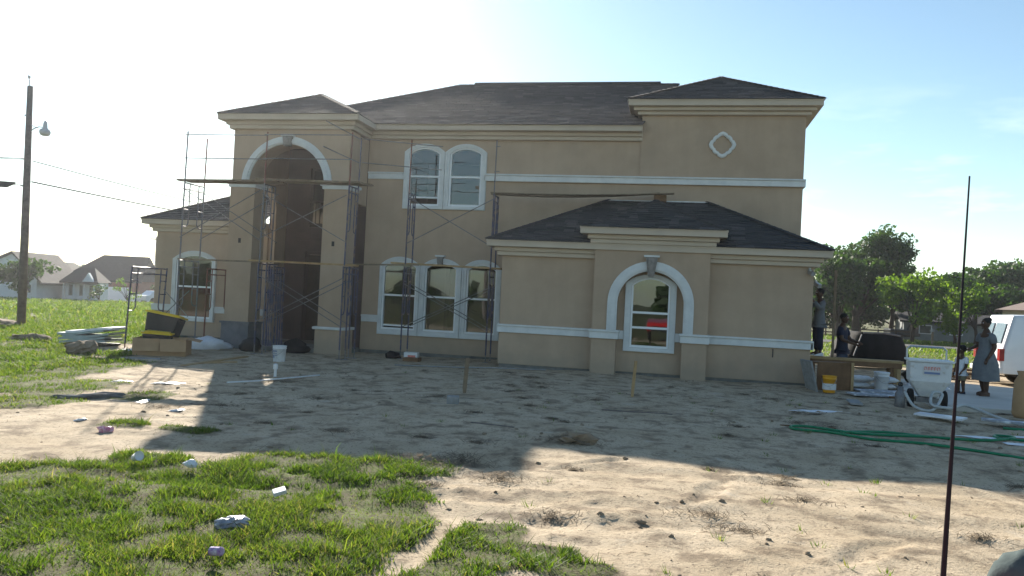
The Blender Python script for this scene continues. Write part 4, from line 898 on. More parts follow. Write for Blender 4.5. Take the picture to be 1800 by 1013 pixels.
def person(label, loc, rz, h=1.7, pose=None, top='navy', bottom='denim', female=False, child=False, sleeve='short', shoes='whitecloth', hairstyle='short', dress=None, belt=None, cap=None):
    """figure facing -Y in its own frame; joints in units of the body height"""
    J = dict(pelvis=(0, 0, .52), waist=(0, 0, .60), chest=(0, .005, .71), neck=(0, .01, .825), headb=(0, .0, .865), head=(0, -.012, .935),
             shl=(.105, .005, .79), shr=(-.105, .005, .79), ell=(.135, .01, .62), elr=(-.135, .01, .62), wrl=(.14, -.03, .47), wrr=(-.14, -.03, .47),
             hil=(.05, 0, .51), hir=(-.05, 0, .51), knl=(.055, -.012, .28), knr=(-.055, -.012, .28), anl=(.058, .01, .045), anr=(-.058, .01, .045),
             tol=(.066, -.085, .016), tor=(-.066, -.085, .016))
    if child:
        for k in J: x, y, z = J[k]; J[k] = (x * 1.05, y, z * .94 if z > .7 else z * .9)
        J['neck'] = (0, .01, .755); J['headb'] = (0, 0, .80); J['head'] = (0, -.012, .905)
    for k, v_ in (pose or {}).items(): J[k] = v_
    V = {k: Vector(v_) * h for k, v_ in J.items()}
    t = thing('person', label, 'child' if child else 'person', loc, rz)
    hs = 1.25 if child else 1.0
    P = dict(pelvis=(V['pelvis'], .072 * h, .055 * h), waist=(V['waist'], .064 * h, .05 * h), chest=(V['chest'], .078 * h, .055 * h), neck=(V['neck'], .034 * h), headb=(V['headb'].lerp(V['head'], .35), .034 * h))
    E_ = [('pelvis', 'waist'), ('waist', 'chest'), ('chest', 'neck'), ('neck', 'headb')]
    for s in 'lr':
        P['sh' + s] = (V['sh' + s], .034 * h); P['el' + s] = (V['el' + s], .024 * h); P['wr' + s] = (V['wr' + s], .016 * h)
        P['hi' + s] = (V['hi' + s], .052 * h); P['kn' + s] = (V['kn' + s], .034 * h); P['an' + s] = (V['an' + s], .021 * h); P['to' + s] = (V['to' + s], .022 * h, .014 * h)
        E_ += [('chest', 'sh' + s), ('sh' + s, 'el' + s), ('el' + s, 'wr' + s), ('pelvis', 'hi' + s), ('hi' + s, 'kn' + s), ('kn' + s, 'an' + s), ('an' + s, 'to' + s)]
        d = (V['wr' + s] - V['el' + s]).normalized(); sd = Vector((0, 1, 0)) - d * d.y
        sd = sd.normalized() if sd.length > .2 else Vector((1, 0, 0)); nrm = d.cross(sd).normalized()
        pm = V['wr' + s] + d * .045 * h; P['pm' + s] = (pm, .020 * h, .011 * h); E_.append(('wr' + s, 'pm' + s))
        for k, (o_, ln) in enumerate(((-.017, .036), (-.006, .043), (.006, .040), (.017, .031))):
            a = pm + sd * o_ * h + d * .008 * h; b = a + d * ln * .5 * h + nrm * .004 * h; c = b + d * ln * .45 * h + nrm * .012 * h * (1 if s == 'l' else -1)
            P[f'f{s}{k}a'] = (a, .0062 * h); P[f'f{s}{k}b'] = (b, .0056 * h); P[f'f{s}{k}c'] = (c, .0045 * h); E_ += [('pm' + s, f'f{s}{k}a'), (f'f{s}{k}a', f'f{s}{k}b'), (f'f{s}{k}b', f'f{s}{k}c')]
        a = V['wr' + s] + d * .02 * h - sd * .016 * h; b = a + d * .02 * h - sd * .012 * h; P[f't{s}a'] = (a, .007 * h); P[f't{s}b'] = (b, .005 * h); E_ += [('wr' + s, f't{s}a'), (f't{s}a', f't{s}b')]
    me = skin_mesh('body', P, E_)
    hd = MB(); c = V['head']; q = h * hs
    hd.ell(c, .046 * q, .057 * q, .066 * q, 20, 14)
    hd.loft([[tuple(c + Vector((x * q, y * q, z * q))) for x, y in ((-.030, -.02), (.030, -.02), (.030, .035), (-.030, .035))] for z in (-.045, -.045)][:1] + [[tuple(c + Vector((x * q, y * q, -.068 * q))) for x, y in ((-.018, -.045), (.018, -.045), (.016, .0), (-.016, .0))]])
    hd.loft([[tuple(c + Vector((x * q, y * q, z * q))) for x, y in ((-w_, -.05), (w_, -.05), (w_ * .5, -.05 - n_), (-w_ * .5, -.05 - n_))] for z, w_, n_ in ((.008, .004, .006), (-.012, .010, .020), (-.018, .010, .008))])
    for s in (-1, 1): hd.ell(c + Vector((s * .047 * q, .006 * q, -.004 * q)), .006 * q, .012 * q, .017 * q, 8, 6)
    hd.ell(c + Vector((0, -.051 * q, -.034 * q)), .018 * q, .006 * q, .006 * q, 10, 5)
    hm = hd.mesh('head', True)
    import bmesh
    bm = bmesh.new(); bm.from_mesh(me); bm.from_mesh(hm); bm.to_mesh(me); bm.free(); me.polygons.foreach_set('use_smooth', [True] * len(me.polygons)); me.materials.clear()
    part('body', me, M['skin'], t)
    for s in (-1, 1):
        e = MB(); e.ell(c + Vector((s * .018 * q, -.049 * q, .006 * q)), .0075 * q, .006 * q, .005 * q, 8, 6); part('eye', e, M['whitecloth'], t, True)
    hr = MB()
    if hairstyle == 'cap':
        hr.ell(c + Vector((0, .006 * q, .024 * q)), .052 * q, .062 * q, .050 * q, 16, 10); hr.loft([[tuple(c + Vector((x * q, y * q, z * q))) for x, y in ((-.035, -.04), (.035, -.04), (.03, -.085), (-.03, -.085))] for z in (.026, .032)])
    else:
        hr.ell(c + Vector((0, .012 * q, .020 * q)), .051 * q, .060 * q, .054 * q, 16, 10)
        if hairstyle == 'bun': hr.ell(c + Vector((0, .05 * q, .05 * q)), .030 * q, .030 * q, .030 * q, 12, 8)
        if hairstyle == 'afro': hr.ell(c + Vector((0, .014 * q, .02 * q)), .062 * q, .066 * q, .062 * q, 16, 10)
    part('hat' if hairstyle == 'cap' else 'hair', hr, M[cap] if cap else M['hair'], t, True)
    g = .012 * h
    T = {k: (P[k][0],) + tuple(r + g * (1.0 if k not in ('sh' + 'l', 'shr') else .9) for r in P[k][1:]) for k in ('pelvis', 'waist', 'chest', 'shl', 'shr')}
    T['neckb'] = (V['chest'].lerp(V['neck'], .75), .040 * h); T['hem'] = (V['pelvis'] - Vector((0, 0, .045 * h)), .088 * h, .070 * h); ed = [('hem', 'pelvis'), ('pelvis', 'waist'), ('waist', 'chest'), ('chest', 'neckb'), ('chest', 'shl'), ('chest', 'shr')]
    for s in 'lr':
        e = V['sh' + s].lerp(V['el' + s], .75 if sleeve == 'short' else 1.0); T['sl' + s] = (e, .034 * h); ed.append(('sh' + s, 'sl' + s))
        if sleeve == 'long': T['cu' + s] = (V['el' + s].lerp(V['wr' + s], .92), .024 * h); ed.append(('sl' + s, 'cu' + s))
    part('dress_top' if dress else 'shirt', skin_mesh('shirt', T, ed), M[top], t)
    if dress:
        mb = MB(); rings = []; w = V['waist']
        for k in range(7):
            u = k / 6; z = w.z + .02 * h + (dress * h - w.z - .02 * h) * u; rx = (.085 + .055 * min(1, u * 2.2) + .02 * u) * h; ry = (.078 + .055 * min(1, u * 2.0) + .03 * u) * h
            rings.append([(w.x + (1 + .07 * u * math.sin(5 * a + 1)) * rx * math.cos(a), w.y + (1 + .07 * u * math.sin(6 * a)) * ry * math.sin(a) + .02 * h * u, z + .008 * h * math.sin(3 * a) * u) for a in np.linspace(0, 2 * math.pi, 24, endpoint=False)])
        mb.loft(rings, cap=False); part('skirt', mb, M[bottom], t, True)
    else:
        sh_ = .55 if child else .9
        T = dict(pelvis=(P['pelvis'][0], .078 * h, .062 * h), waistb=(V['pelvis'].lerp(V['waist'], .7), .074 * h, .058 * h)); ed = [('pelvis', 'waistb')]
        for s in 'lr':
            T['hi' + s] = (V['hi' + s], .060 * h); T['kn' + s] = (V['kn' + s], .046 * h); ed += [('pelvis', 'hi' + s), ('hi' + s, 'kn' + s)]
            if not child: T['an' + s] = (V['kn' + s].lerp(V['an' + s], sh_), .040 * h); ed.append(('kn' + s, 'an' + s))
        part('shorts' if child else 'trousers', skin_mesh('trousers', T, ed), M[bottom], t)
    if belt:
        b = MB(); w = V['pelvis'].lerp(V['waist'], .75); b.lathe([(1, -.012 * h), (1.02, 0), (1, .012 * h)], (0, 0, 0), 20); b.v = [(w.x + p[0] * .080 * h, w.y + p[1] * .066 * h, w.z + p[2]) for p in b.v]; part('belt', b, M[belt], t)
    for s in 'lr':
        b = MB(); a, e = V['an' + s], V['to' + s]; dd = (e - a); dd.z = 0; dd.normalize(); sd = Vector((dd.y, -dd.x, 0))
        cc = a + dd * .045 * h; zb = e.z - .017 * h
        rings = []
        for u, w_, hh in ((-.045, .018, .045), (-.02, .026, .055), (.03, .028, .038), (.075, .024, .024), (.095, .012, .016)):
            pz_ = a + dd * u * h; rings.append([tuple(Vector((pz_.x, pz_.y, zb)) + sd * w_ * h * k1 + Vector((0, 0, hh * h * k2))) for k1, k2 in ((-1, 0), (1, 0), (.8, 1), (-.8, 1))])
        b.loft(rings); bev(part('shoe', b, M[shoes], t), .01)
    return t
SLAB = .06
person('adult in a long belted grey dress standing on the driveway beside the white van', (6.98, -.45, SLAB), R(-72), 1.76,
       dict(ell=(.13, .03, .63), wrl=(.12, -.05, .49), elr=(-.13, -.02, .64), wrr=(-.09, -.13, .60), anl=(.045, .0, .045), tol=(.05, -.10, .016), anr=(-.04, .03, .045), tor=(-.045, -.07, .016)),
       top='greydress', bottom='greydress', female=True, shoes='skin', hairstyle='bun', dress=.20, belt='blackt')
person('small child in a white shirt and khaki shorts standing left of the woman', (6.56, -.26, SLAB), R(-60), 1.12, dict(ell=(.125, -.02, .56), wrl=(.10, -.10, .46)), top='whitecloth', bottom='khaki', child=True, shoes='navy', hairstyle='afro')
person('worker in a navy shirt and blue jeans standing behind the plywood box', (4.30, 1.55, gz(4.2, 1.7)), R(60), 1.80, dict(ell=(.14, -.05, .63), wrl=(.10, -.17, .60), elr=(-.14, -.04, .63), wrr=(-.08, -.18, .58), head=(.0, -.02, .935)), top='navy', bottom='denim', shoes='blackp')
person('worker with a white belt standing on the bench plank at the house corner', (3.66, 1.25, .66), R(-75), 1.72, dict(ell=(.15, -.06, .70), wrl=(.12, -.16, .82), elr=(-.15, -.08, .72), wrr=(-.10, -.2, .84)), top='greydress', bottom='navy', shoes='whitecloth', belt='whitecloth', sleeve='long')

# ------------------------------------------------------------------ work area on the right
bn = thing('work_bench', 'rough timber bench of two sawhorse ends and a plank top at the house corner', 'bench', (4.5, 1.0, -.04))
with Off(bn) as t:
    part('top_plank', MB().box(3.36, 5.62, .85, 1.22, .60, .655), M['lumber'], t); part('rail', MB().box(3.45, 5.58, .84, .88, .47, .598), M['brownwood'], t)
    for x in (3.5, 5.35, 5.52):
        for y in (.9, 1.18): part('leg', MB().box(x - .045, x + .045, y - .02, y + .02, -.06, .598), M['brownwood'] if x < 5.5 else M['lumber'], t)
pbx = thing('plywood_box', 'dark brown plywood box with a pale edge standing at the house corner', 'box', (3.72, -.75, -.05), R(14))
part('panel', MB().box(-.42, .42, -.012, .012, 0, .68), M['brownwood'], pbx); part('panel', MB().box(.40, .424, .013, .5, 0, .68), M['brownwood'], pbx); part('top', MB().box(-.42, .42, .013, .5, .64, .665), M['brownwood'], pbx)
part('edge_strip', MB().box(.37, .435, -.035, -.0125, 0, .69), M['lumber'], pbx)
bk = bucket('yellow plastic bucket with a white label before the brown plywood box', (3.52, -1.22, -.03), 'orange', .15, .38, label_part=False)
part('label_patch', MB().lathe([(.147, .07), (.150, .21)], (0, 0, 0), 20, cap=False), M['wplast'], bk)
bp_ = MB(); bp_.box(-.02, .02, -.3, .3, 0, .72); o_ = solid('leaning_board', 'grey board leaning at the foot of the house corner', 'board', bp_, M['block'], (3.20, -.95, -.04), R(20)); o_.rotation_euler = (0, R(-14), R(14))
bucket('white bucket standing on the spattered boards under the bench end', (4.90, -.05, -.0), 'wplast', .165, .40, lid=True, label_part=False)
for k, (x, y, z, r_, lab) in enumerate(((4.45, .35, 0, 4, 'white sack at the bottom left of the sack pile'), (5.05, .45, 0, -3, 'white sack at the bottom right of the sack pile'), (4.5, .36, .16, -2, 'white sack on top at the left of the sack pile'), (5.1, .44, .16, 5, 'white sack on top at the right of the sack pile'),
                                        (6.0, 1.2, 0, 8, 'white sack lying alone right of the bench'), (6.35, .7, .0, -12, 'white sack behind the material hopper'))):
    mb = MB(); rings = []
    for i in range(9):
        u = -1 + i / 4; e = max(.05, (1 - abs(u) ** 4)) ** .5
        rings.append([(u * .28, .20 * math.cos(a) * (.75 + .25 * e), .085 + .075 * math.sin(a) * e + .006 * math.sin(9 * u + k)) for a in np.linspace(0, 2 * math.pi, 14, endpoint=False)])
    mb.loft(rings); solid('sack', lab, 'sack', mb, M['wplast'], (x, y, z + gz(x, y)), R(r_), 'white sacks by the bench', smooth=True)
for k, (x0, y0, x1, y1, w, m, lab) in enumerate(((3.9, -1.55, 5.0, -1.35, .5, 'paint_sheet', 'spattered grey board on the ground before the plywood box'), (4.2, -.75, 5.3, -.6, .6, 'paint_sheet', 'spattered white board on the ground under the white bucket'),
                                                 (3.55, -3.9, 3.62, -3.1, .22, 'block', 'short grey plank stub lying in front of the house corner'), (4.6, -2.1, 5.2, -1.9, .12, 'brownwood', 'dark narrow plank at the front of the spattered boards'),
                                                 (4.35, -4.9, 5.0, -5.3, .38, 'sheet', 'white spattered sheet on the soil in front of the hopper'), (5.3, -5.2, 6.9, -5.7, .30, 'paint_sheet', 'long grey spattered board behind the green hose'), (6.3, -6.0, 7.4, -6.3, .5, 'sheet', 'white plaster-covered board at the right edge by the hose'))):
    plank(lab, on(x0, y0)[:2] + (gz(x0, y0) + .04 + .012 * k,), on(x1, y1)[:2] + (gz(x1, y1) + .04 + .012 * k,), w, .03, M[m], 'board', 'boards on the ground at the work area', 'board')
for k, (x, y, rx, ry, lab) in enumerate(((4.9, -6.9, .35, .16, 'white plaster splash on the soil below the hopper'), (5.9, -6.6, .55, .25, 'wide white plaster splash near the right edge'), (2.6, -5.0, .3, .12, 'faint white plaster splash before the house corner'), (5.4, -7.4, .45, .2, 'white plaster splash between the green hose lines'))):
    mb = MB(); mb.lump((0, 0, -.003), rx, ry, .016, .75, 50 + k, 34, 6); solid('plaster_splash', lab, 'plaster', mb, M['sheet'], on(x, y), random.uniform(-.3, .3), 'plaster splashes on the soil')
# material hopper on wheels
hp = thing('material_hopper', 'white wheeled plaster hopper with a red and blue sticker beside the driveway', 'hopper', (5.02, -3.15, -.04), R(-8))
mb = MB(); mb.loft([[(-.16, -.12, .24), (.16, -.12, .24), (.16, .14, .24), (-.16, .14, .24)], [(-.36, -.28, .56), (.36, -.28, .56), (.36, .30, .56), (-.36, .30, .56)], [(-.38, -.30, .94), (.38, -.30, .94), (.38, .32, .94), (-.38, .32, .94)]]); bev(part('tank', mb, M['wplast'], hp), .03)
rm_ = MB(); rm_.box(-.41, .41, -.33, .35, .941, .985); bev(part('rim', rm_, M['wplast'], hp), .012)
hf = MB(); hf.tube([(-.36, .34, .95), (-.36, .36, 1.17), (-.30, .36, 1.22), (.30, .36, 1.22), (.36, .36, 1.17), (.36, .34, .95)], .02, 7); part('handle', hf, M['steel'], hp)
for s in (-1, 1):
    w = MB(); w.lathe([(.04, -.05), (.17, -.05), (.19, -.03), (.19, .03), (.17, .05), (.04, .05)], (0, 0, 0), 20); w.v = [(s * .30 + p[2], .08 + p[0], .19 + p[1]) for p in w.v]; wo = part('wheel', w, M['rubber'], hp, True)
    w = MB(); w.lathe([(.01, -.055), (.09, -.055), (.10, .055), (.01, .055)], (0, 0, 0), 14); w.v = [(s * .30 + p[2], .08 + p[0], .19 + p[1]) for p in w.v]; part('rim', w, M['steel'], wo, True)
b = MB(); b.box(-.22, .22, -.14, .1, .14, .235); part('chassis', b, M['greysteel'], hp)
b = MB(); b.add([(-.13, -.307, .70), (.17, -.307, .70), (.17, -.310, .87), (-.13, -.310, .87)], [(0, 1, 2, 3)]); stk = part('sticker', b, mat('pale_sticker', (.62, .60, .62), None, 4, .5), hp)
for k, (x0, x1) in enumerate(((-.12, -.075), (-.06, -.02), (-.005, .035), (.05, .09), (.105, .155))):
    b = MB(); y = -.3125
    b.add([(x0, y, .79), (x0 + .014, y, .79), (x0 + .014, y, .855), (x0, y, .855)], [(0, 1, 2, 3)]); b.add([(x0 + .014, y, .84), (x1, y, .84), (x1, y, .855), (x0 + .014, y, .855)], [(0, 1, 2, 3)]); b.add([(x1 - .012, y, .80), (x1, y, .80), (x1, y, .84), (x1 - .012, y, .84)], [(0, 1, 2, 3)])
    part('print', b, M['logo_r'], stk)
b = MB(); b.add([(-.12, -.3125, .715), (.155, -.3125, .715), (.155, -.3125, .755), (-.12, -.3125, .755)], [(0, 1, 2, 3)]); part('print', b, M['logo_b'], stk)
b = MB(); b.lathe([(.09, 0), (.10, .02), (.09, .30), (.06, .34), (.06, .42), (.03, .44)], (0, 0, 0), 14); mo = solid('pump_motor', 'grey cylinder pump standing left of the white hopper', 'pump', b, M['greysteel'], (4.46, -3.35, -.04), 0, smooth=True)
part('knob', MB().ell((0, 0, .47), .05, .05, .05, 10, 7), M['blackp'], mo, True)
def hose(label, pts, r, m, lift=.0, closed=False):
    P_ = [Vector(on(p[0], p[1])) + Vector((0, 0, r + (p[2] if len(p) > 2 else 0))) for p in pts]; out = []
    for i in range(len(P_) - 1):
        p0, p1, p2, p3 = P_[max(0, i - 1)], P_[i], P_[i + 1], P_[min(len(P_) - 1, i + 2)]
        for k in range(8):
            t = k / 8; out.append(.5 * ((2 * p1) + (p2 - p0) * t + (2 * p0 - 5 * p1 + 4 * p2 - p3) * t * t + (3 * p1 - p0 - 3 * p2 + p3) * t ** 3))
    out.append(P_[-1]); a = out[0].copy()
    return solid('hose', label, 'hose', MB().tube([p - a for p in out], r, 7), m, tuple(a), 0, 'hoses on the soil', smooth=True)
hose('pale hose looping from the pump over the soil to the right', [(4.5, -3.5, .3), (4.62, -3.75, .05), (4.9, -3.9, .02), (5.15, -3.6, .3), (5.0, -3.55, .32), (4.9, -3.85, .12), (5.2, -4.0, .1), (5.6, -3.55, .12), (5.9, -4.2, .02), (6.05, -5.0), (6.4, -5.35), (7.2, -5.6)], .028, M['hose_w'])
hose('long bright green hose with a tight bend curving to the right edge', [(3.9, -7.25), (2.9, -7.3), (2.2, -7.05), (1.9, -7.15), (1.93, -7.4), (2.4, -7.6), (2.9, -8.0), (3.5, -8.25), (4.2, -8.35), (4.7, -8.9), (5.4, -9.6)], .022, M['hose_g'])
hose('green hose with a small loop lying across the plaster splashes', [(2.6, -7.35), (3.3, -7.0), (3.9, -7.1), (4.6, -7.3), (5.1, -7.0), (5.2, -6.75), (4.98, -6.7), (4.95, -6.95), (5.3, -7.15), (6.2, -7.3)], .022, M['hose_g'])
hose('short green hose bundle by the white plaster board', [(5.5, -5.6), (6.0, -5.85), (6.6, -5.9), (7.3, -6.1)], .024, M['hose_g'])
# tarp-covered load behind, lumber heap, bag, post
tz = gz(6.6, 9)
tr = thing('tarp_covered_trailer', 'low trailer load covered with a black tarp behind the work bench', 'trailer', (6.55, 8.6, tz), R(14)); tr.scale = (.86, .9, .98)
mb = MB(); prof = ((-1.15, .25), (-1.1, .45), (-.82, 1.12), (-.7, 1.26), (.72, 1.20), (.86, 1.12), (1.14, .55), (1.16, .25)); rings = []
for k, y in enumerate((-.9, -.86, -.3, .4, 1.0, 1.06)):
    q = .93 if k in (0, 5) else 1; rings.append([(x * q + .02 * math.sin(3 * y + x), y, z * q + (.02 * math.sin(4 * y + 3 * x) if z > .5 else 0)) for x, z in prof])
mb.loft(rings); part('tarp', mb, M['blackt'], tr, True)
part('top_rail', MB().tube([(-.72, -.88, 1.24), (.1, -.88, 1.255), (.74, -.88, 1.19)], .03, 6), M['greysteel'], tr); part('side_rail', MB().tube([(-1.08, -.9, .45), (-.78, -.89, 1.18)], .025, 6), M['greysteel'], tr)
for s in (-1, 1):
    w = MB(); w.lathe([(.05, -.09), (.27, -.09), (.30, -.05), (.30, .05), (.27, .09), (.05, .09)], (0, 0, 0), 20); w.v = [(s * 1.02 + p[2], p[0], .30 + p[1]) for p in w.v]; part('wheel', w, M['rubber'], tr, True)
for k in range(9):
    a = Vector((7.4 + .06 * k + random.uniform(-.2, .2), 5.6 + .14 * k, gz(8, 6) + .10 + .05 * (k % 5))); ang = R(-18 + random.uniform(-14, 14)); L = random.uniform(1.2, 2.4)
    b = a + Vector((L * math.cos(ang), L * math.sin(ang), random.uniform(-.08, .1)))
    plank(('splintered brown board at the bottom of the lumber heap', 'pale split board across the lumber heap', 'reddish board sticking out of the lumber heap to the left', 'long board sloping down to the driveway from the lumber heap', 'grey board under the pale one in the lumber heap', 'short offcut on the left of the lumber heap',
           'thin lath on top of the lumber heap', 'wide dark board in the middle of the lumber heap', 'board at the back of the lumber heap')[k], a, b, random.uniform(.09, .18), .04, (M['lumber'], M['brownwood'], M['plank'])[k % 3], 'board', 'heap of scrap lumber by the driveway', 'board')
mb = MB(); mb.lump((0, 0, .22), .42, .32, .28, .3, 61); solid('rubbish_bag', 'black rubbish bag on the driveway behind the hopper', 'bag', mb, M['blackp'], (6.2, 1.6, SLAB), 0, smooth=True)
ps = MB(); ps.box(-.028, .028, -.028, .028, 0, 2.9); solid('timber_post', 'tall thin timber post standing under the right eave corner', 'post', ps, M['plank'], (3.95, .9, -.05), 0)
sk = MB(); sk.loft([[(.17 * k * math.cos(a) * (1 + .1 * math.sin(3 * a)), .13 * k * math.sin(a), z) for a in np.linspace(0, 2 * math.pi, 14, endpoint=False)] for z, k in ((0, .8), (.1, 1.1), (.4, 1.05), (.7, .95), (.82, .6), (.9, .75))]); solid('paper_sack', 'brown paper sack standing at the right edge before the driveway', 'sack', sk, M['card'], (6.52, -3.75, -.04), 0, smooth=True)

# ------------------------------------------------------------------ vehicles
vz = gz(10, 5) - .03
van = thing('van', 'white full-size van parked on the right with its rear doors to the driveway', 'van', (8.98, 4.15, vz))
side = [(0.02, .36), (5.2, .36), (5.32, .62), (5.30, .95), (4.55, 1.10), (3.95, 1.92), (3.5, 2.02), (.9, 2.04), (.34, 2.0), (.12, 1.25), (0, .8)]
mb = MB(); ys_ = ((0, 1.0, .12), (.06, 1.0, .0), (1.90, 1.0, 0), (1.96, 1.0, .12)); rings = []
for y, s, ins in ys_:
    rings.append([(x + (ins * .5 if x < 1 else -ins * .5 if x > 4 else 0), y + (.13 * max(0, (z - 1.1)) * (1 if y < 1 else -1)), z - (ins * .35 if z > 1.5 else 0)) for x, z in side])
mb.loft(rings); bev(part('body', mb, M['vanw'], van, True), .03, 3)
for k, (y0, y1) in enumerate(((.18, .94), (1.02, 1.78))):
    g_ = MB(); pts = []
    for y, z in ((y0 + .02, 1.22), (y1, 1.22), (y1, 1.78), (y0 + .09, 1.78)):
        pts.append((.12 + (z - 1.25) * .293 - .035, y + .07, z))
    g_.add(pts + [(p[0] + .02, p[1], p[2]) for p in pts], [(0, 1, 2, 3), (4, 7, 6, 5)] + [(i, i + 4, (i + 1) % 4 + 4, (i + 1) % 4) for i in range(4)]); dr_ = part('rear_window', g_, mat('sky_lit_glass', (.10, .14, .16), None, 4, .08, spec=.9), van)
part('door_seam', MB().box(-.012, .005, .975, .987, .5, 1.2), M['blackp'], van)
part('handle', MB().box(-.025, .02, .86, .93, .98, 1.10), M['blackp'], van)
for y0 in (.01, 1.82): part('tail_light', MB().box(-.03, .09, y0 - .02, y0 + .16, .72, 1.06), M['tail'], van)
bm_ = MB(); bm_.box(-.14, .08, .02, 1.94, .36, .52); bev(part('bumper', bm_, M['wplast'], van), .03)
pl = MB(); pl.box(-.02, .0, .55, .86, .60, .75); part('number_plate', pl, M['wplast'], van)
for x, lab in ((1.15, 0), (4.35, 0)):
    for y in (.12, 1.84):
        w = MB(); w.lathe([(.16, -.11), (.33, -.11), (.36, -.07), (.36, .07), (.33, .11), (.16, .11)], (0, 0, 0), 22); w.v = [(x + p[0], y + p[2], .36 + p[1]) for p in w.v]; wo = part('wheel', w, M['rubber'], van, True)
        w = MB(); w.lathe([(.01, -.10), (.15, -.115), (.17, -.09), (.17, .09), (.01, .1)], (0, 0, 0), 16); w.v = [(x + p[0], y + p[2], .36 + p[1]) for p in w.v]; part('rim', w, M['steel'], wo, True)
b = MB(); b.box(.5, 4.9, .2, 1.76, .28, .37); part('underbody', b, M['blackp'], van)
def pickup(label, loc, rz, m, group=None):
    t = thing('pickup_truck', label, 'pickup truck', loc, rz, group)
    sd_ = [(-2.7, .45), (2.65, .45), (2.72, .75), (2.6, 1.05), (1.35, 1.15), (.65, 1.72), (-.75, 1.75), (-1.0, 1.12), (-2.7, 1.10)]
    mb = MB(); mb.loft([[(x, y, z) for x, z in sd_] for y in (-.9, .9)]); bev(part('body', mb, m, t), .06, 3)
    for y in (-.905, .905):
        g_ = MB(); g_.add([(-.78, y, 1.18), (1.1, y, 1.18), (.58, y, 1.62), (-.66, y, 1.64)], [(0, 1, 2, 3)]); part('side_window', g_, M['hwin'], t)
    for x in (-1.7, 1.75):
        for y in (-.82, .82):
            w = MB(); w.lathe([(.1, -.12), (.36, -.12), (.38, -.06), (.38, .06), (.36, .12), (.1, .12)], (0, 0, 0), 18); w.v = [(x + p[0], y + p[2], .38 + p[1]) for p in w.v]; part('wheel', w, M['rubber'], t, True)
    return t
pickup('dark pickup truck parked beyond the road behind the bright young tree', (24.3, 68.5, gz(24, 68)), R(8), M['darkcar'])
# the red truck beneath the camera: its aerial and one edge of its front wing show in the frame
rt = thing('red_truck', 'red truck at the bottom right with a long whip aerial and grey wing edge', 'truck', (0, -19.3, gz(0, -19)))
with Off(rt) as t:
    mb = MB(); mb.loft([[(x, y, z) for x, z in ((-1.25, .45), (.78, .45), (.86, .75), (.80, hz_), (.4, hz_ + .05), (-.85, hz_ + .05), (-1.25, hz_))] for y, hz_ in ((-20.9, .98), (-19.6, .97), (-18.5, .82), (-18.35, .72))]); bev(part('body', mb, M['redcar'], t), .04, 3)
    part('grille', MB().box(-1.0, .55, -18.37, -18.33, .42, .66), M['blackp'], t)
    for x in (-1.05, .62): part('headlight', MB().box(x - .13, x + .13, -18.38, -18.32, .5, .66), M['hwin'], t)
    for x in (-1.1, .66):
        w = MB(); w.lathe([(.1, -.1), (.33, -.1), (.35, 0), (.33, .1), (.1, .1)], (0, 0, 0), 20); w.v = [(x + p[2], -19.1 + p[0], .28 + p[1]) for p in w.v]; part('wheel', w, M['rubber'], t, True)
    aer_m = mat('matt_black_aerial', (.035, .035, .038), None, 4, .9, spec=.05); an = MB(); an.tube([(.538, -18.66, .86), (.547, -18.655, 1.10), (.5535, -18.648, 1.285), (.562, -18.65, 1.68), (.5685, -18.653, 2.086)], [.0062, .0060, .0057, .0030, .0017], 8); ao = part('aerial', an, aer_m, t, True)
    tipm = MB(); tipm.ell((.5686, -18.653, 2.088), .003, .003, .004, 8, 6); part('tip', tipm, M['steel'], ao, True)
    bs_ = MB(); bs_.lathe([(.025, 0), (.02, .03), (.008, .06)], (.538, -18.66, .80), 12); part('aerial_base', bs_, M['blackp'], t, True)
    mm = MB(); mm.loft([[(.62 + a_, -18.64 + b_, z) for a_, b_ in ((0, 0), (.2, .0), (.2, .14), (.0, .14))] for z, in ((1.0,), (1.22,))]);
    mr_ = MB(); mr_.lump((.735, -18.56, 1.245), .07, .05, .085, .12, 71, 16, 10); mo_ = part('mirror', mr_, M['greygreen'], t, True)
    mr_ = MB(); mr_.lump((.655, -18.60, 1.268), .028, .03, .034, .3, 73, 12, 8); part('mirror_knob', mr_, M['blackp'], mo_, True)
    st_ = MB(); st_.tube([(.70, -18.75, .93), (.70, -18.60, 1.25)], .012, 7); part('mirror_arm', st_, M['blackp'], t)

# ------------------------------------------------------------------ trees and plants
def leaf_cloud(name, clusters, per, size, seed, flat=.75):
    """clusters: (x, y, z, r); leaf quads spread through each cluster's volume"""
    g = np.random.default_rng(seed); V = []; T = []
    for (x, y, z, r) in clusters:
        n = int(per * (r ** 2)) + 6; d = g.normal(size=(n, 3)); d /= np.linalg.norm(d, axis=1)[:, None]
        rad = r * (.35 + .75 * g.random(n) ** .6); p = d * rad[:, None] * np.array([1, 1, flat]) + np.array([x, y, z])
        a = g.normal(size=(n, 3)); a /= np.linalg.norm(a, axis=1)[:, None]; b = np.cross(a, d + .6 * g.normal(size=(n, 3))); b /= np.linalg.norm(b, axis=1)[:, None] + 1e-6
        s = size * (.55 + .9 * g.random(n)); u = a * s[:, None]; v = b * (s * .62)[:, None]
        V.append(np.stack([p - u, p + v, p + u, p - v], 1)); T.append(np.clip(g.normal(.5, .22, n) + g.normal(0, .16), 0, 1))
    V = np.concatenate(V).reshape(-1, 3); T = np.concatenate(T); F = np.arange(len(V)).reshape(-1, 4)
    return np_mesh(name, V, F, T)
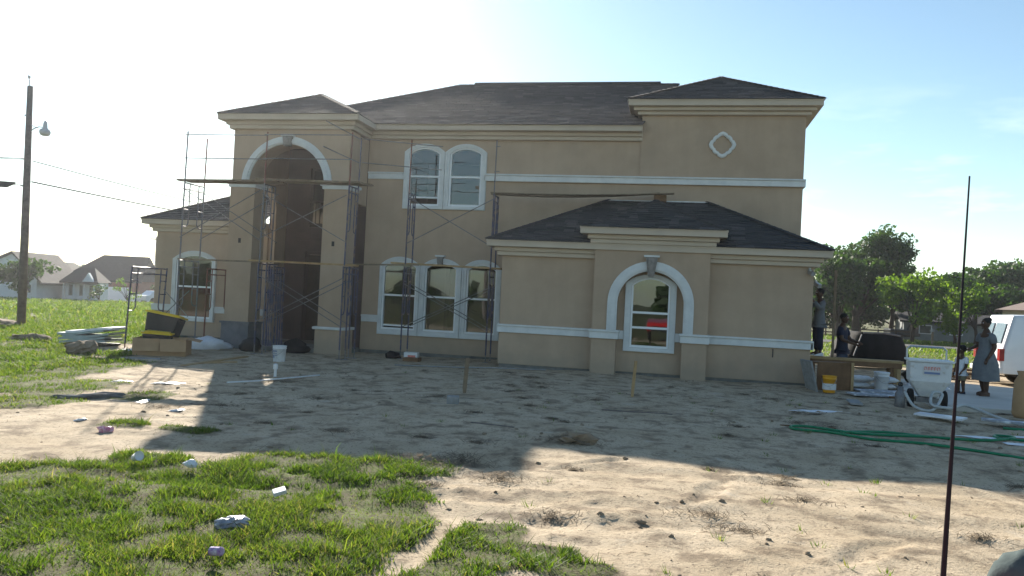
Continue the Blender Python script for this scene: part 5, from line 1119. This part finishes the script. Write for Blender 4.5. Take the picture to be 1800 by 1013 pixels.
def crown_clusters(w, h, n, seed, r0=.9, lean=0):
    g = random.Random(seed); out = []
    lob = [(g.uniform(-.45, .45) * w, g.uniform(-.4, .4) * w, g.uniform(.25, .8) * h, g.uniform(.28, .45)) for _ in range(7)]
    for _ in range(n):
        cx, cy, cz, k = g.choice(lob); d = Vector((g.gauss(0, 1), g.gauss(0, 1), g.gauss(0, 1))).normalized() * g.random() ** .35
        x, y, z = cx + d.x * k * w * .62 + lean * cz, cy + d.y * k * w * .6, cz + d.z * k * h * .55
        out.append((x, y, max(.04 * h, min(h, z)), r0 * g.uniform(.6, 1.25)))
    return out
def tree(label, loc, w, h, trunk_h, seed, m='foliage', n=60, per=46, leaf=.22, r0=.9, group=None, tr=.28, name='tree'):
    t = thing(name, label, name.replace('_', ' ').split()[-1], loc, random.uniform(0, 6), group)
    cl = crown_clusters(w, h - trunk_h, n, seed, r0); cl = [(x, y, z + trunk_h, r) for x, y, z, r in cl]
    mb = MB(); g = random.Random(seed + 5); top = trunk_h + (h - trunk_h) * .55
    mb.tube([(0, 0, -.3), (tr * .3, .1, trunk_h * .5), (tr * .5, 0, trunk_h), (0, .1, top)], [tr * 1.25, tr, tr * .8, tr * .3], 9)
    part('trunk', mb, M['bark'], t, True)
    for c in g.sample(cl, min(len(cl), 11)):
        b = MB(); z0 = trunk_h * g.uniform(.75, 1.15); b.tube([(tr * .4, 0, z0), (c[0] * .45, c[1] * .45, z0 + (c[2] - z0) * .6), (c[0], c[1], c[2])], [tr * .42, tr * .25, .03], 6); part('limb', b, M['bark'], t, True)
    part('crown', leaf_cloud('crown', cl, per, leaf, seed), M[m], t)
    return t
tree('largest dark round tree beyond the road right of the house', (18.3, 66, gz(18.3, 66)), 9.6, 11.2, 1.9, 3, n=230, per=85, leaf=.19, r0=1.05, tr=.42)
tree('dark tree whose crown shows just past the right eave corner', (15.6, 62, gz(15.6, 62)), 4.6, 7.6, 1.6, 8, n=90, per=80, leaf=.18, r0=.95, group=None, tr=.26)
tree('dark spreading limb-like tree right of the largest tree', (22.6, 70, gz(22.6, 70)), 4.8, 8.8, 2.6, 13, n=70, per=60, leaf=.18, r0=.85, tr=.25)
tree('bright green young tree standing on the verge before the parked pickup', (20.6, 55.4, gz(20.6, 55.4)), 5.4, 6.2, 1.3, 21, 'bright', n=70, per=90, leaf=.155, r0=.72, tr=.14)
tree('bright green bushy tree between the young tree and the grey house', (24.2, 56, gz(24.2, 56)), 4.6, 5.4, 1.0, 25, 'bright', n=52, per=90, leaf=.155, r0=.72, tr=.13)
tree('mid green tree right of the aerial before the grey house', (27.2, 60, gz(27, 60)), 4.6, 6.6, 1.6, 31, 'bright', n=46, per=85, leaf=.16, r0=.8, tr=.15)
tree('tall hazy tree behind the grey house', (31.5, 84, gz(31, 84)), 9, 8.4, 1.6, 41, n=90, per=42, leaf=.28, r0=1.2, tr=.3)
tree('tall hazy tree behind the white van roof', (37.5, 88, gz(37, 88)), 8, 9.2, 1.6, 44, n=80, per=42, leaf=.28, r0=1.2, tr=.3)
tree('far tall tree at the right edge above the tan building', (47, 100, gz(47, 100)), 11, 11.5, 2, 48, n=90, per=40, leaf=.3, r0=1.4, tr=.3)
tree('low dark bushy tree behind the black tarp and fence', (15.6, 74, gz(15, 74)), 6.5, 4.6, .3, 91, n=80, per=70, leaf=.2, r0=.9, tr=.2)
tree('low dark bushy tree between the two dark trunks', (21.0, 78, gz(21, 78)), 7.0, 4.8, .3, 92, n=80, per=70, leaf=.2, r0=.9, tr=.2)
tree('dark tree behind the right end of the grey house', (36.0, 76, gz(36, 76)), 7.0, 6.4, .8, 93, n=90, per=60, leaf=.22, r0=1.0, tr=.25)
tree('far low tree behind the bright trees', (27, 86, gz(27, 86)), 8, 7.0, 1.0, 52, n=70, per=42, leaf=.28, r0=1.2, tr=.3)
tree('grey-green broad tree in front of the white gabled house', (-58.5, 42.5, gz(-58, 42)), 5.4, 4.4, .5, 61, n=60, per=46, leaf=.2, r0=.7, tr=.12)
for k, (x, y, h, w, lab) in enumerate(((-55.2, 48, 2.4, 1.4, 'first small shrub right of the white house porch'), (-53.6, 50, 2.9, 1.9, 'pale leafed shrub in front of the brick house'), (-51.2, 52, 2.5, 1.7, 'third small shrub along the far lawn'),
                                      (-49.4, 54, 2.0, 1.2, 'slim shrub nearest the low scaffold frame'), (-46.3, 55, 2.6, 2.2, 'dark shrub seen through the low scaffold frame'))):
    tree(lab, (x, y, gz(x, y)), w, h, .3, 70 + k, 'bright' if k == 1 else 'foliage', n=14, per=80, leaf=.12, r0=.36, group='small shrubs along the far lawn', tr=.05, name='shrub')
def treeline(x0, y0, x1, y1, n, hmin, hmax, seed):
    g = random.Random(seed); cl = []
    for i in range(n):
        t = (i + g.random()) / n; x = x0 + (x1 - x0) * t + g.uniform(-6, 6); y = y0 + (y1 - y0) * t + g.uniform(-6, 6); h = g.uniform(hmin, hmax); zb = gz(x, y)
        for _ in range(4): cl.append((x + g.uniform(-3, 3), y + g.uniform(-3, 3), zb + h * g.uniform(.2, .85), h * g.uniform(.22, .34)))
    return cl
cl = treeline(-330, 210, 60, 260, 90, 5, 9, 1) + treeline(40, 150, 150, 120, 40, 6, 11, 2) + treeline(150, 120, 190, -60, 30, 6, 10, 3) + treeline(-150, -95, 120, -95, 60, 3.0, 5.0, 4) + treeline(-330, 210, -260, -60, 40, 5, 9, 5)
part('far_trees', leaf_cloud('far_trees', cl, 11, .75, 9), M['foliage'], kind='stuff')

# ------------------------------------------------------------------ far houses
def bx(o, name, m, *b): return part(name, MB().box(*b), m, o)
z0 = gz(-63, 50)
wh_ = thing('white_house', 'white clapboard house with a brown gabled roof on the far left', 'house', (-64, 49, z0), R(14))
def gable(o, x0, x1, y0, y1, ze, zr, m, axis='x', ov=.35, hipL=0, hipR=0):
    ym = (y0 + y1) / 2; xm = (x0 + x1) / 2; mb = MB()
    if axis == 'x': v = [(x0 - ov, y0 - ov, ze), (x1 + ov, y0 - ov, ze), (x1 + ov - hipR, ym, zr), (x0 - ov + hipL, ym, zr), (x0 - ov, y1 + ov, ze), (x1 + ov, y1 + ov, ze)]
    else: v = [(x1 + ov, y0 - ov, ze), (x1 + ov, y1 + ov, ze), (xm, y1 + ov - hipR, zr), (xm, y0 - ov + hipL, zr), (x0 - ov, y0 - ov, ze), (x0 - ov, y1 + ov, ze)]
    lo = [(p[0], p[1], p[2] - .18) for p in v]
    mb.add(v + lo, [(0, 1, 2, 3), (3, 2, 5, 4), (6, 9, 8, 7), (9, 10, 11, 8), (0, 6, 7, 1), (4, 5, 11, 10), (0, 3, 9, 6), (3, 4, 10, 9), (1, 7, 8, 2), (2, 8, 11, 5)] + ([(0, 3, 4)] if hipL else []) + ([(1, 5, 2)] if hipR else [])); return part('roof', mb, m, o)
mb = MB(); mb.prism([(-3.5, 0), (2.2, 0), (2.2, 2.2), (-.2, 4.5), (-3.5, 2.9)], -3, 5); part('wall', mb, M['hwhite'], wh_)
mb = MB(); v = [(-4.2, -3.35, 2.75), (-.2, -3.35, 4.72), (2.9, -3.35, 1.75), (-4.2, 5.3, 2.75), (-.2, 5.3, 4.72), (2.9, 5.3, 1.75)]
mb.add(v + [(p[0], p[1], p[2] - .2) for p in v], [(0, 1, 4, 3), (1, 2, 5, 4), (6, 9, 10, 7), (7, 10, 11, 8), (0, 6, 7, 1), (1, 7, 8, 2), (2, 8, 11, 5), (0, 3, 9, 6), (3, 4, 10, 9), (4, 5, 11, 10)]); part('roof', mb, M['hroof'], wh_)
for a in ((-.9, .25, 1.95, 3.0), (.9, 1.7, .75, 1.5), (-2.6, -1.6, .8, 1.8)):
    w = bx(wh_, 'window', M['hwhite'], a[0] - .1, a[1] + .1, -3.07, -3.005, a[2] - .1, a[3] + .1); part('pane', MB().box(a[0], a[1], -3.085, -3.071, a[2], a[3]), M['hwin'], w)
ph = thing('porch_house', 'low white cottage wing with a dark porch roof and small gable beside the white house', 'house', (-59.6, 51.0, gz(-59, 51)), R(24)); ph.scale = (.66, .66, 1)
bx(ph, 'wall', M['hwhite'], -2.2, 2.6, -1, 4, 0, 2.0); gable(ph, -2.2, 2.6, -2.6, 4.5, 2.0, 3.5, M['hroofd'], 'x', .3, 1.6, 1.6)
mb = MB(); mb.prism([(.7, 2.05), (2.3, 2.05), (1.5, 2.95)], -2.92, -2.0); part('gable', mb, M['hwhite'], ph)
for x in (-2.0, -.6, .8, 2.3): bx(ph, 'porch_post', M['hwhite'], x - .07, x + .07, -2.5, -2.36, 0, 1.95)
for x in (-1.4, .1, 1.5): w = bx(ph, 'window', M['hwhite'], x - .35, x + .35, -1.05, -1.002, .5, 1.75); part('pane', MB().box(x - .26, x + .26, -1.07, -1.051, .58, 1.67), M['hwin'], w)
for k in range(12): bx(ph, 'baluster', M['hwhite'], -1.9 + k * .36, -1.86 + k * .36, -2.46, -2.42, .1, .62)
kh = thing('dark_roof_house', 'house with a big steep dark roof and red brick walls right of the white house', 'house', (-67.2, 66.5, gz(-67, 66)), R(20))
bx(kh, 'wall', M['brick'], -5.2, 3.4, -4, 4.5, 1.0, 2.5); bx(kh, 'wall', M['hwhite'], -5.18, 3.38, -3.98, 4.48, -.2, .998); gable(kh, -5.2, 3.4, -4, 4.5, 2.45, 5.55, M['hroofd'], 'x', .3, 3.3, .5)
mb = MB(); mb.prism([(-8.6, 2.2), (-3.8, 2.2), (-6.1, 4.4)], -3.2, 2); part('roof', mb, M['hroofd'], kh); bx(kh, 'wall', M['hwhite'], -8.2, -5.3, -2.9, 2, -.1, 2.18)
bx(kh, 'garage_door', M['hwhite'], -.8, 2.2, -4.05, -4.001, -.1, 1.7); w = bx(kh, 'window', M['hwhite'], -3.6, -2.6, -4.06, -4.001, 1.1, 2.1); part('pane', MB().box(-3.5, -2.7, -4.08, -4.061, 1.18, 2.02), M['hwin'], w)
def far_car(label, loc, rz, m):
    t = thing('parked_car', label, 'car', loc, rz, 'cars parked by the far houses'); sd_ = [(-2.1, .3), (2.1, .3), (2.15, .7), (1.2, .85), (.6, 1.4), (-1.1, 1.42), (-1.7, .9), (-2.15, .85)]
    mb = MB(); mb.loft([[(x, y * (1 if z < 1 else .85), z) for x, z in sd_] for y in (-.85, .85)]); part('body', mb, m, t)
    for y in (-.86, .86): part('side_window', MB().add([(-1.2, y * .97, .95), (.85, y * .97, .95), (.5, y * .9, 1.3), (-1.0, y * .9, 1.32)], [(0, 1, 2, 3)]), M['hwin'], t)
    for x in (-1.3, 1.35):
        for y in (-.78, .78):
            w = MB(); w.lathe([(.05, -.1), (.32, -.1), (.32, .1), (.05, .1)], (0, 0, 0), 14); w.v = [(x + p[0], y + p[2], .32 + p[1]) for p in w.v]; part('wheel', w, M['rubber'], t)
far_car('white car parked before the dark-roofed house', (-57.2, 60, gz(-57, 60)), R(70), M['vanw']); far_car('red car parked before the brick wall of the dark-roofed house', (-56.0, 63.5, gz(-56, 63)), R(20), M['redcar']); far_car('white car far off seen past the low scaffold frame', (-52.5, 78, gz(-52, 78)), R(0), M['vanw'])
for k, (x, y, h, lab) in enumerate(((-78, 88, 9.5, 'distant pole with a crossarm above the white house roof'), (-72, 128, 9.0, 'distant pole pair seen past the low scaffold frame'), (-70.5, 128, 8.8, 'second pole of the distant pair past the low scaffold frame'))):
    t = thing('distant_pole', lab, 'pole', (x, y, gz(x, y)), 0, 'distant power poles'); part('pole', MB().tube([(0, 0, 0), (0, 0, h)], .13, 7), M['pole'], t); part('crossarm', MB().box(-1.1, 1.1, -.07, .07, h - .5, h - .3), M['pole'], t)
gh = thing('grey_house', 'long grey house with a low dark roof behind the trees on the right', 'house', (29.5, 70, gz(29, 70)), R(-8))
bx(gh, 'wall', M['hgrey'], -6, 7, -3, 4, -.2, 2.1); gable(gh, -6, 7, -3, 4, 2.1, 3.0, M['hroofd'], 'x', .4)
for x in (-4, -1.2, 2.2, 4.6): w = bx(gh, 'window', M['hwhite'], x - .6, x + .6, -3.05, -3.001, .8, 1.7); part('pane', MB().box(x - .5, x + .5, -3.07, -3.051, .88, 1.62), M['hwin'], w)
th_ = thing('tan_building', 'tan building with a brown pitched roof at the right edge behind the van', 'house', (30.6, 47, gz(30, 47)), R(2))
bx(th_, 'wall', M['htan'], -4.0, 6, -3, 5, -.2, 3.15); gable(th_, -4.0, 6, -3, 5, 3.15, 4.7, mat('brown_shingles', (.15, .115, .10), (.12, .095, .085), 3, .9), 'x', .45, 3.2)
w = bx(th_, 'window', M['hwhite'], -2.4, -1.0, -3.06, -3.001, 1.0, 2.2); part('pane', MB().box(-2.3, -1.1, -3.08, -3.061, 1.08, 2.12), M['hwin'], w)
fn = thing('wood_fence', 'low dark rail fence beyond the road behind the black tarp', 'fence', (17, 62.5, gz(17, 62)), 0)
for k in range(7): bx(fn, 'post', M['bark'], -4 + k * 1.6, -3.88 + k * 1.6, -.06, .06, -.1, 1.0)
for z in (.45, .85): bx(fn, 'rail', M['bark'], -4, 5.7, .061, .1, z, z + .12)
ms = thing('mailbox', 'small roadside mailbox post in front of the bright young tree', 'mailbox', (21.1, 51.5, gz(21, 51)), 0); bx(ms, 'post', M['plank'], -.07, .07, -.07, .07, -.1, 1.1); b = MB(); b.prism([(-.12, 0), (.12, 0), (.12, .14), (.06, .22), (-.06, .22), (-.12, .14)], -.25, .25); o_ = part('box', b, M['block'], ms); o_.location = (0, 0, 1.101)
# a street pole behind the camera whose image shows in the upper window panes
ut = thing('street_pole', 'street utility pole with crossarm reflected in the upper twin windows', 'utility pole', (-14.2, -34, -.1)); part('pole', MB().tube([(0, 0, 0), (0, 0, 10.6)], [.17, .12], 10), M['pole'], ut); part('crossarm', MB().box(-1.2, 1.2, -.07, .07, 10, 10.2), M['pole'], ut)
for k, (z, lab) in enumerate(((10.1, 'top street line behind the viewpoint'), (8.3, 'middle street line behind the viewpoint'), (7.4, 'lower street line behind the viewpoint'))):
    wire(lab, (-60, -34, z + .4), (40, -34, z + .2), .8, .03, 24, 'street lines reflected in the windows')

# ------------------------------------------------------------------ grass, clods and straw on the ground
def blades(n, xr, yr, hgt, wid, dens, seed, segs=2, cap=None):
    g = np.random.default_rng(seed); x = g.uniform(*xr, n); y = g.uniform(*yr, n); d = grass_d(x, y)
    if cap is not None: d = d * cap(x, y)
    clump = .38 + 1.1 * sstep(.36, .62, fbm(x * 3.4, y * 3.4, 60, 4))
    k = g.random(n) < d * clump * dens; x, y, d = x[k], y[k], d[k]; cl_ = clump[k]; n = len(x)
    z = gz0(x, y) + micro(x, y); h = hgt * (.35 + .75 * g.random(n) + .35 * (g.random(n) > .94)) * (.45 + .55 * cl_) * (.55 + .5 * d); w = wid * (.6 + .8 * g.random(n))
    a = g.uniform(0, 2 * math.pi, n); ln = h * (.35 + .9 * g.random(n)); dx, dy = np.cos(a), np.sin(a); ta = a + g.uniform(.9, 2.2, n); sx, sy = np.cos(ta) * w / 2, np.sin(ta) * w / 2
    P = lambda u, q, s: np.stack([x + dx * ln * q + sx * s, y + dy * ln * q + sy * s, z - .01 + h * u], 1)
    V = np.stack([P(0, 0, -1), P(0, 0, 1), P(.55, .30, -.8), P(.55, .30, .8), P(.92, .95, -.1), P(.92, .95, .1)], 1).reshape(-1, 3)
    i = np.arange(n)[:, None] * 6; F = np.concatenate([i + np.array([[0, 1, 3, 2]]), i + np.array([[2, 3, 5, 4]])], 0)
    t = np.clip(g.normal(.42, .20, n) + .25 * (fbm(x * .9, y * .9, 71, 3) - .5) * 2 + (g.random(n) > .95) * .45, 0, 1); return V, F, np.concatenate([t, t])
sets = [blades(330000, (-9.5, .3), (-16.6, -11.0), .075, .0085, 1.0, 5), blades(120000, (-9.5, .3), (-16.6, -11.0), .035, .010, 1.3, 15), blades(190000, (-17, -4), (-12.5, -1), .07, .011, 1, 6),
        blades(120000, (-24, -12), (-9, 8), .11, .018, .8, 7), blades(60000, (-45, -17), (0, 24), .15, .035, .8, 8), blades(90000, (-85, -30), (14, 56), .24, .075, 1, 18), blades(40000, (-45, -20), (20, 60), .2, .06, 1, 19), blades(50000, (5, 40), (28, 75), .2, .07, .8, 20, cap=lambda x, y: ((y < 36.5) | (y > 50)) * 1.0), blades(40000, (6, 30), (9, 30), .13, .03, .6, 10, cap=lambda x, y: (np.hypot(x - 8, y - 7) > 4) * 1.0),
        blades(3500, (-9.5, .3), (-16.6, -11.0), .19, .007, .5, 16), blades(9000, (-9.5, .3), (-16.6, -11.0), .05, .022, .5, 17), blades(2200, (-9, 8), (-14, -1), .05, .008, 1, 14)]
off = 0; Vs = []; Fs = []; Ts = []
for v_, f_, t_ in sets: Vs.append(v_); Fs.append(f_ + off); Ts.append(t_); off += len(v_)
part('grass', np_mesh('grass', np.concatenate(Vs), np.concatenate(Fs), np.concatenate(Ts)), M['grass'], kind='stuff')
# scattered weeds on the bare soil
g = np.random.default_rng(77); Vw = []; Fw = []; Tw = []; o_ = 0
for _ in range(150):
    cx, cy = g.uniform(-9, 7), g.uniform(-15, -2.5)
    if fbm(np.array(cx * .5), np.array(cy * .5), 33, 2) < .45: continue
    for _ in range(g.integers(5, 26)):
        a = g.uniform(0, 6.28); h = g.uniform(.02, .075); r = g.uniform(.0, .07); w = .005
        p = np.array([cx + r * math.cos(a), cy + r * math.sin(a), gz(cx, cy) + float(micro(np.array(cx), np.array(cy))) - .01]); q = p + np.array([math.cos(a) * h * .8, math.sin(a) * h * .8, h]); s = np.array([-math.sin(a) * w, math.cos(a) * w, 0])
        Vw += [p - s, p + s, q]; Fw.append((o_, o_ + 1, o_ + 2)); o_ += 3; Tw.append(float(np.clip(g.normal(.45, .25), 0, 1)))
part('weeds', np_mesh('weeds', np.array(Vw), np.array(Fw), Tw), M['grass'], kind='stuff')
g = np.random.default_rng(5); n = 2000; x = g.uniform(-9, 7.5, n); y = g.uniform(-15.6, -.6, n)
k = (fbm(x * .9 + 4, y * .9, 21, 3) > .50) | (g.random(n) < .15); x, y = x[k], y[k]; n = len(x); sz = .005 + .028 * g.random(n) ** 5; tm = MB().ell((0, 0, 0), 1, 1, 1, 7, 5)
tv = np.array(tm.v); tf = [f for f in tm.f]; zz = gz0(x, y) + micro(x, y)
V = tv[None] * (1 + .3 * g.normal(size=(n, len(tv), 1)) * .6) * (sz[:, None] * g.uniform(.7, 1.5, (n, 3)) * np.array([1, 1, .6]))[:, None, :] + np.stack([x, y, zz + sz * .1], 1)[:, None, :]
part('dirt_clods', np_mesh('dirt_clods', V.reshape(-1, 3), (np.array(tf)[None] + (np.arange(n) * len(tv))[:, None, None]).reshape(-1, 4)), M['clod'], kind='stuff')
g = random.Random(5)
g = np.random.default_rng(6); X = [g.uniform(-9, 7.5, 700)]; Y = [g.uniform(-15.6, -1, 700)]; Z = [np.zeros(700)]
for _ in range(80):                                       # mats of dead roots and torn-up turf
    cx, cy, r0 = g.uniform(-8, 7.2), g.uniform(-15.4, -2.0), g.uniform(.05, .24); m_ = int(50 + 330 * r0); r = r0 * np.abs(g.normal(0, .6, m_)); a = g.uniform(0, 6.28, m_)
    X.append(cx + 1.6 * r * np.cos(a)); Y.append(cy + r * np.sin(a)); Z.append(.018 * g.random(m_))
for cx, cy, r0, m_ in ((-1.22, -10.35, .22, 500), (-2.2, -11.9, .25, 260), (-1.6, -12.6, .22, 220), (-2.6, -12.2, .3, 260)):
    r = r0 * np.abs(g.normal(0, .7, m_)); a = g.uniform(0, 6.28, m_); X.append(cx + 1.6 * r * np.cos(a)); Y.append(cy + r * np.sin(a)); Z.append(.09 * np.exp(-(r / r0) ** 2) * g.random(m_))
X, Y, Z = map(np.concatenate, (X, Y, Z)); n = len(X); Z = Z + gz0(X, Y) + micro(X, Y) + .004; a = g.uniform(0, 3.14, n); L = g.uniform(.015, .06, n); w = .0022
dx, dy = np.cos(a) * L, np.sin(a) * L; sx, sy = -np.sin(a) * w, np.cos(a) * w; dz = g.uniform(-.006, .022, n)
V = np.stack([np.stack([X - dx + sx, Y - dy + sy, Z - dz], 1), np.stack([X - dx - sx, Y - dy - sy, Z - dz], 1), np.stack([X + dx - sx, Y + dy - sy, Z + dz], 1), np.stack([X + dx + sx, Y + dy + sy, Z + dz], 1), np.stack([X, Y, Z + .004], 1)], 1)
ii = (np.arange(n) * 5)[:, None]; F = np.concatenate([ii + np.array([[0, 1, 4]]), ii + np.array([[1, 2, 4]]), ii + np.array([[2, 3, 4]]), ii + np.array([[3, 0, 4]])])
part('straw_litter', np_mesh('straw_litter', V.reshape(-1, 3), F), M['straw'], kind='stuff')

# ------------------------------------------------------------------ thin scattering volume added over the plot to stand in for lens glare
hv = part('glare_haze', MB().box(-960, 960, -960, 960, -5, 16), None, kind='stuff')
hm_ = bpy.data.materials.new('glare_veil'); hm_.use_nodes = True; n_, l_ = hm_.node_tree.nodes, hm_.node_tree.links; n_.remove(n_['Principled BSDF'])
pv = n_.new('ShaderNodeVolumePrincipled'); pv.inputs['Density'].default_value = GLARE_HAZE; pv.inputs['Anisotropy'].default_value = .72; pv.inputs['Color'].default_value = (.93, .95, 1, 1)
l_.new(pv.outputs[0], n_['Material Output'].inputs['Volume']); hv.data.materials.clear(); hv.data.materials.append(hm_)
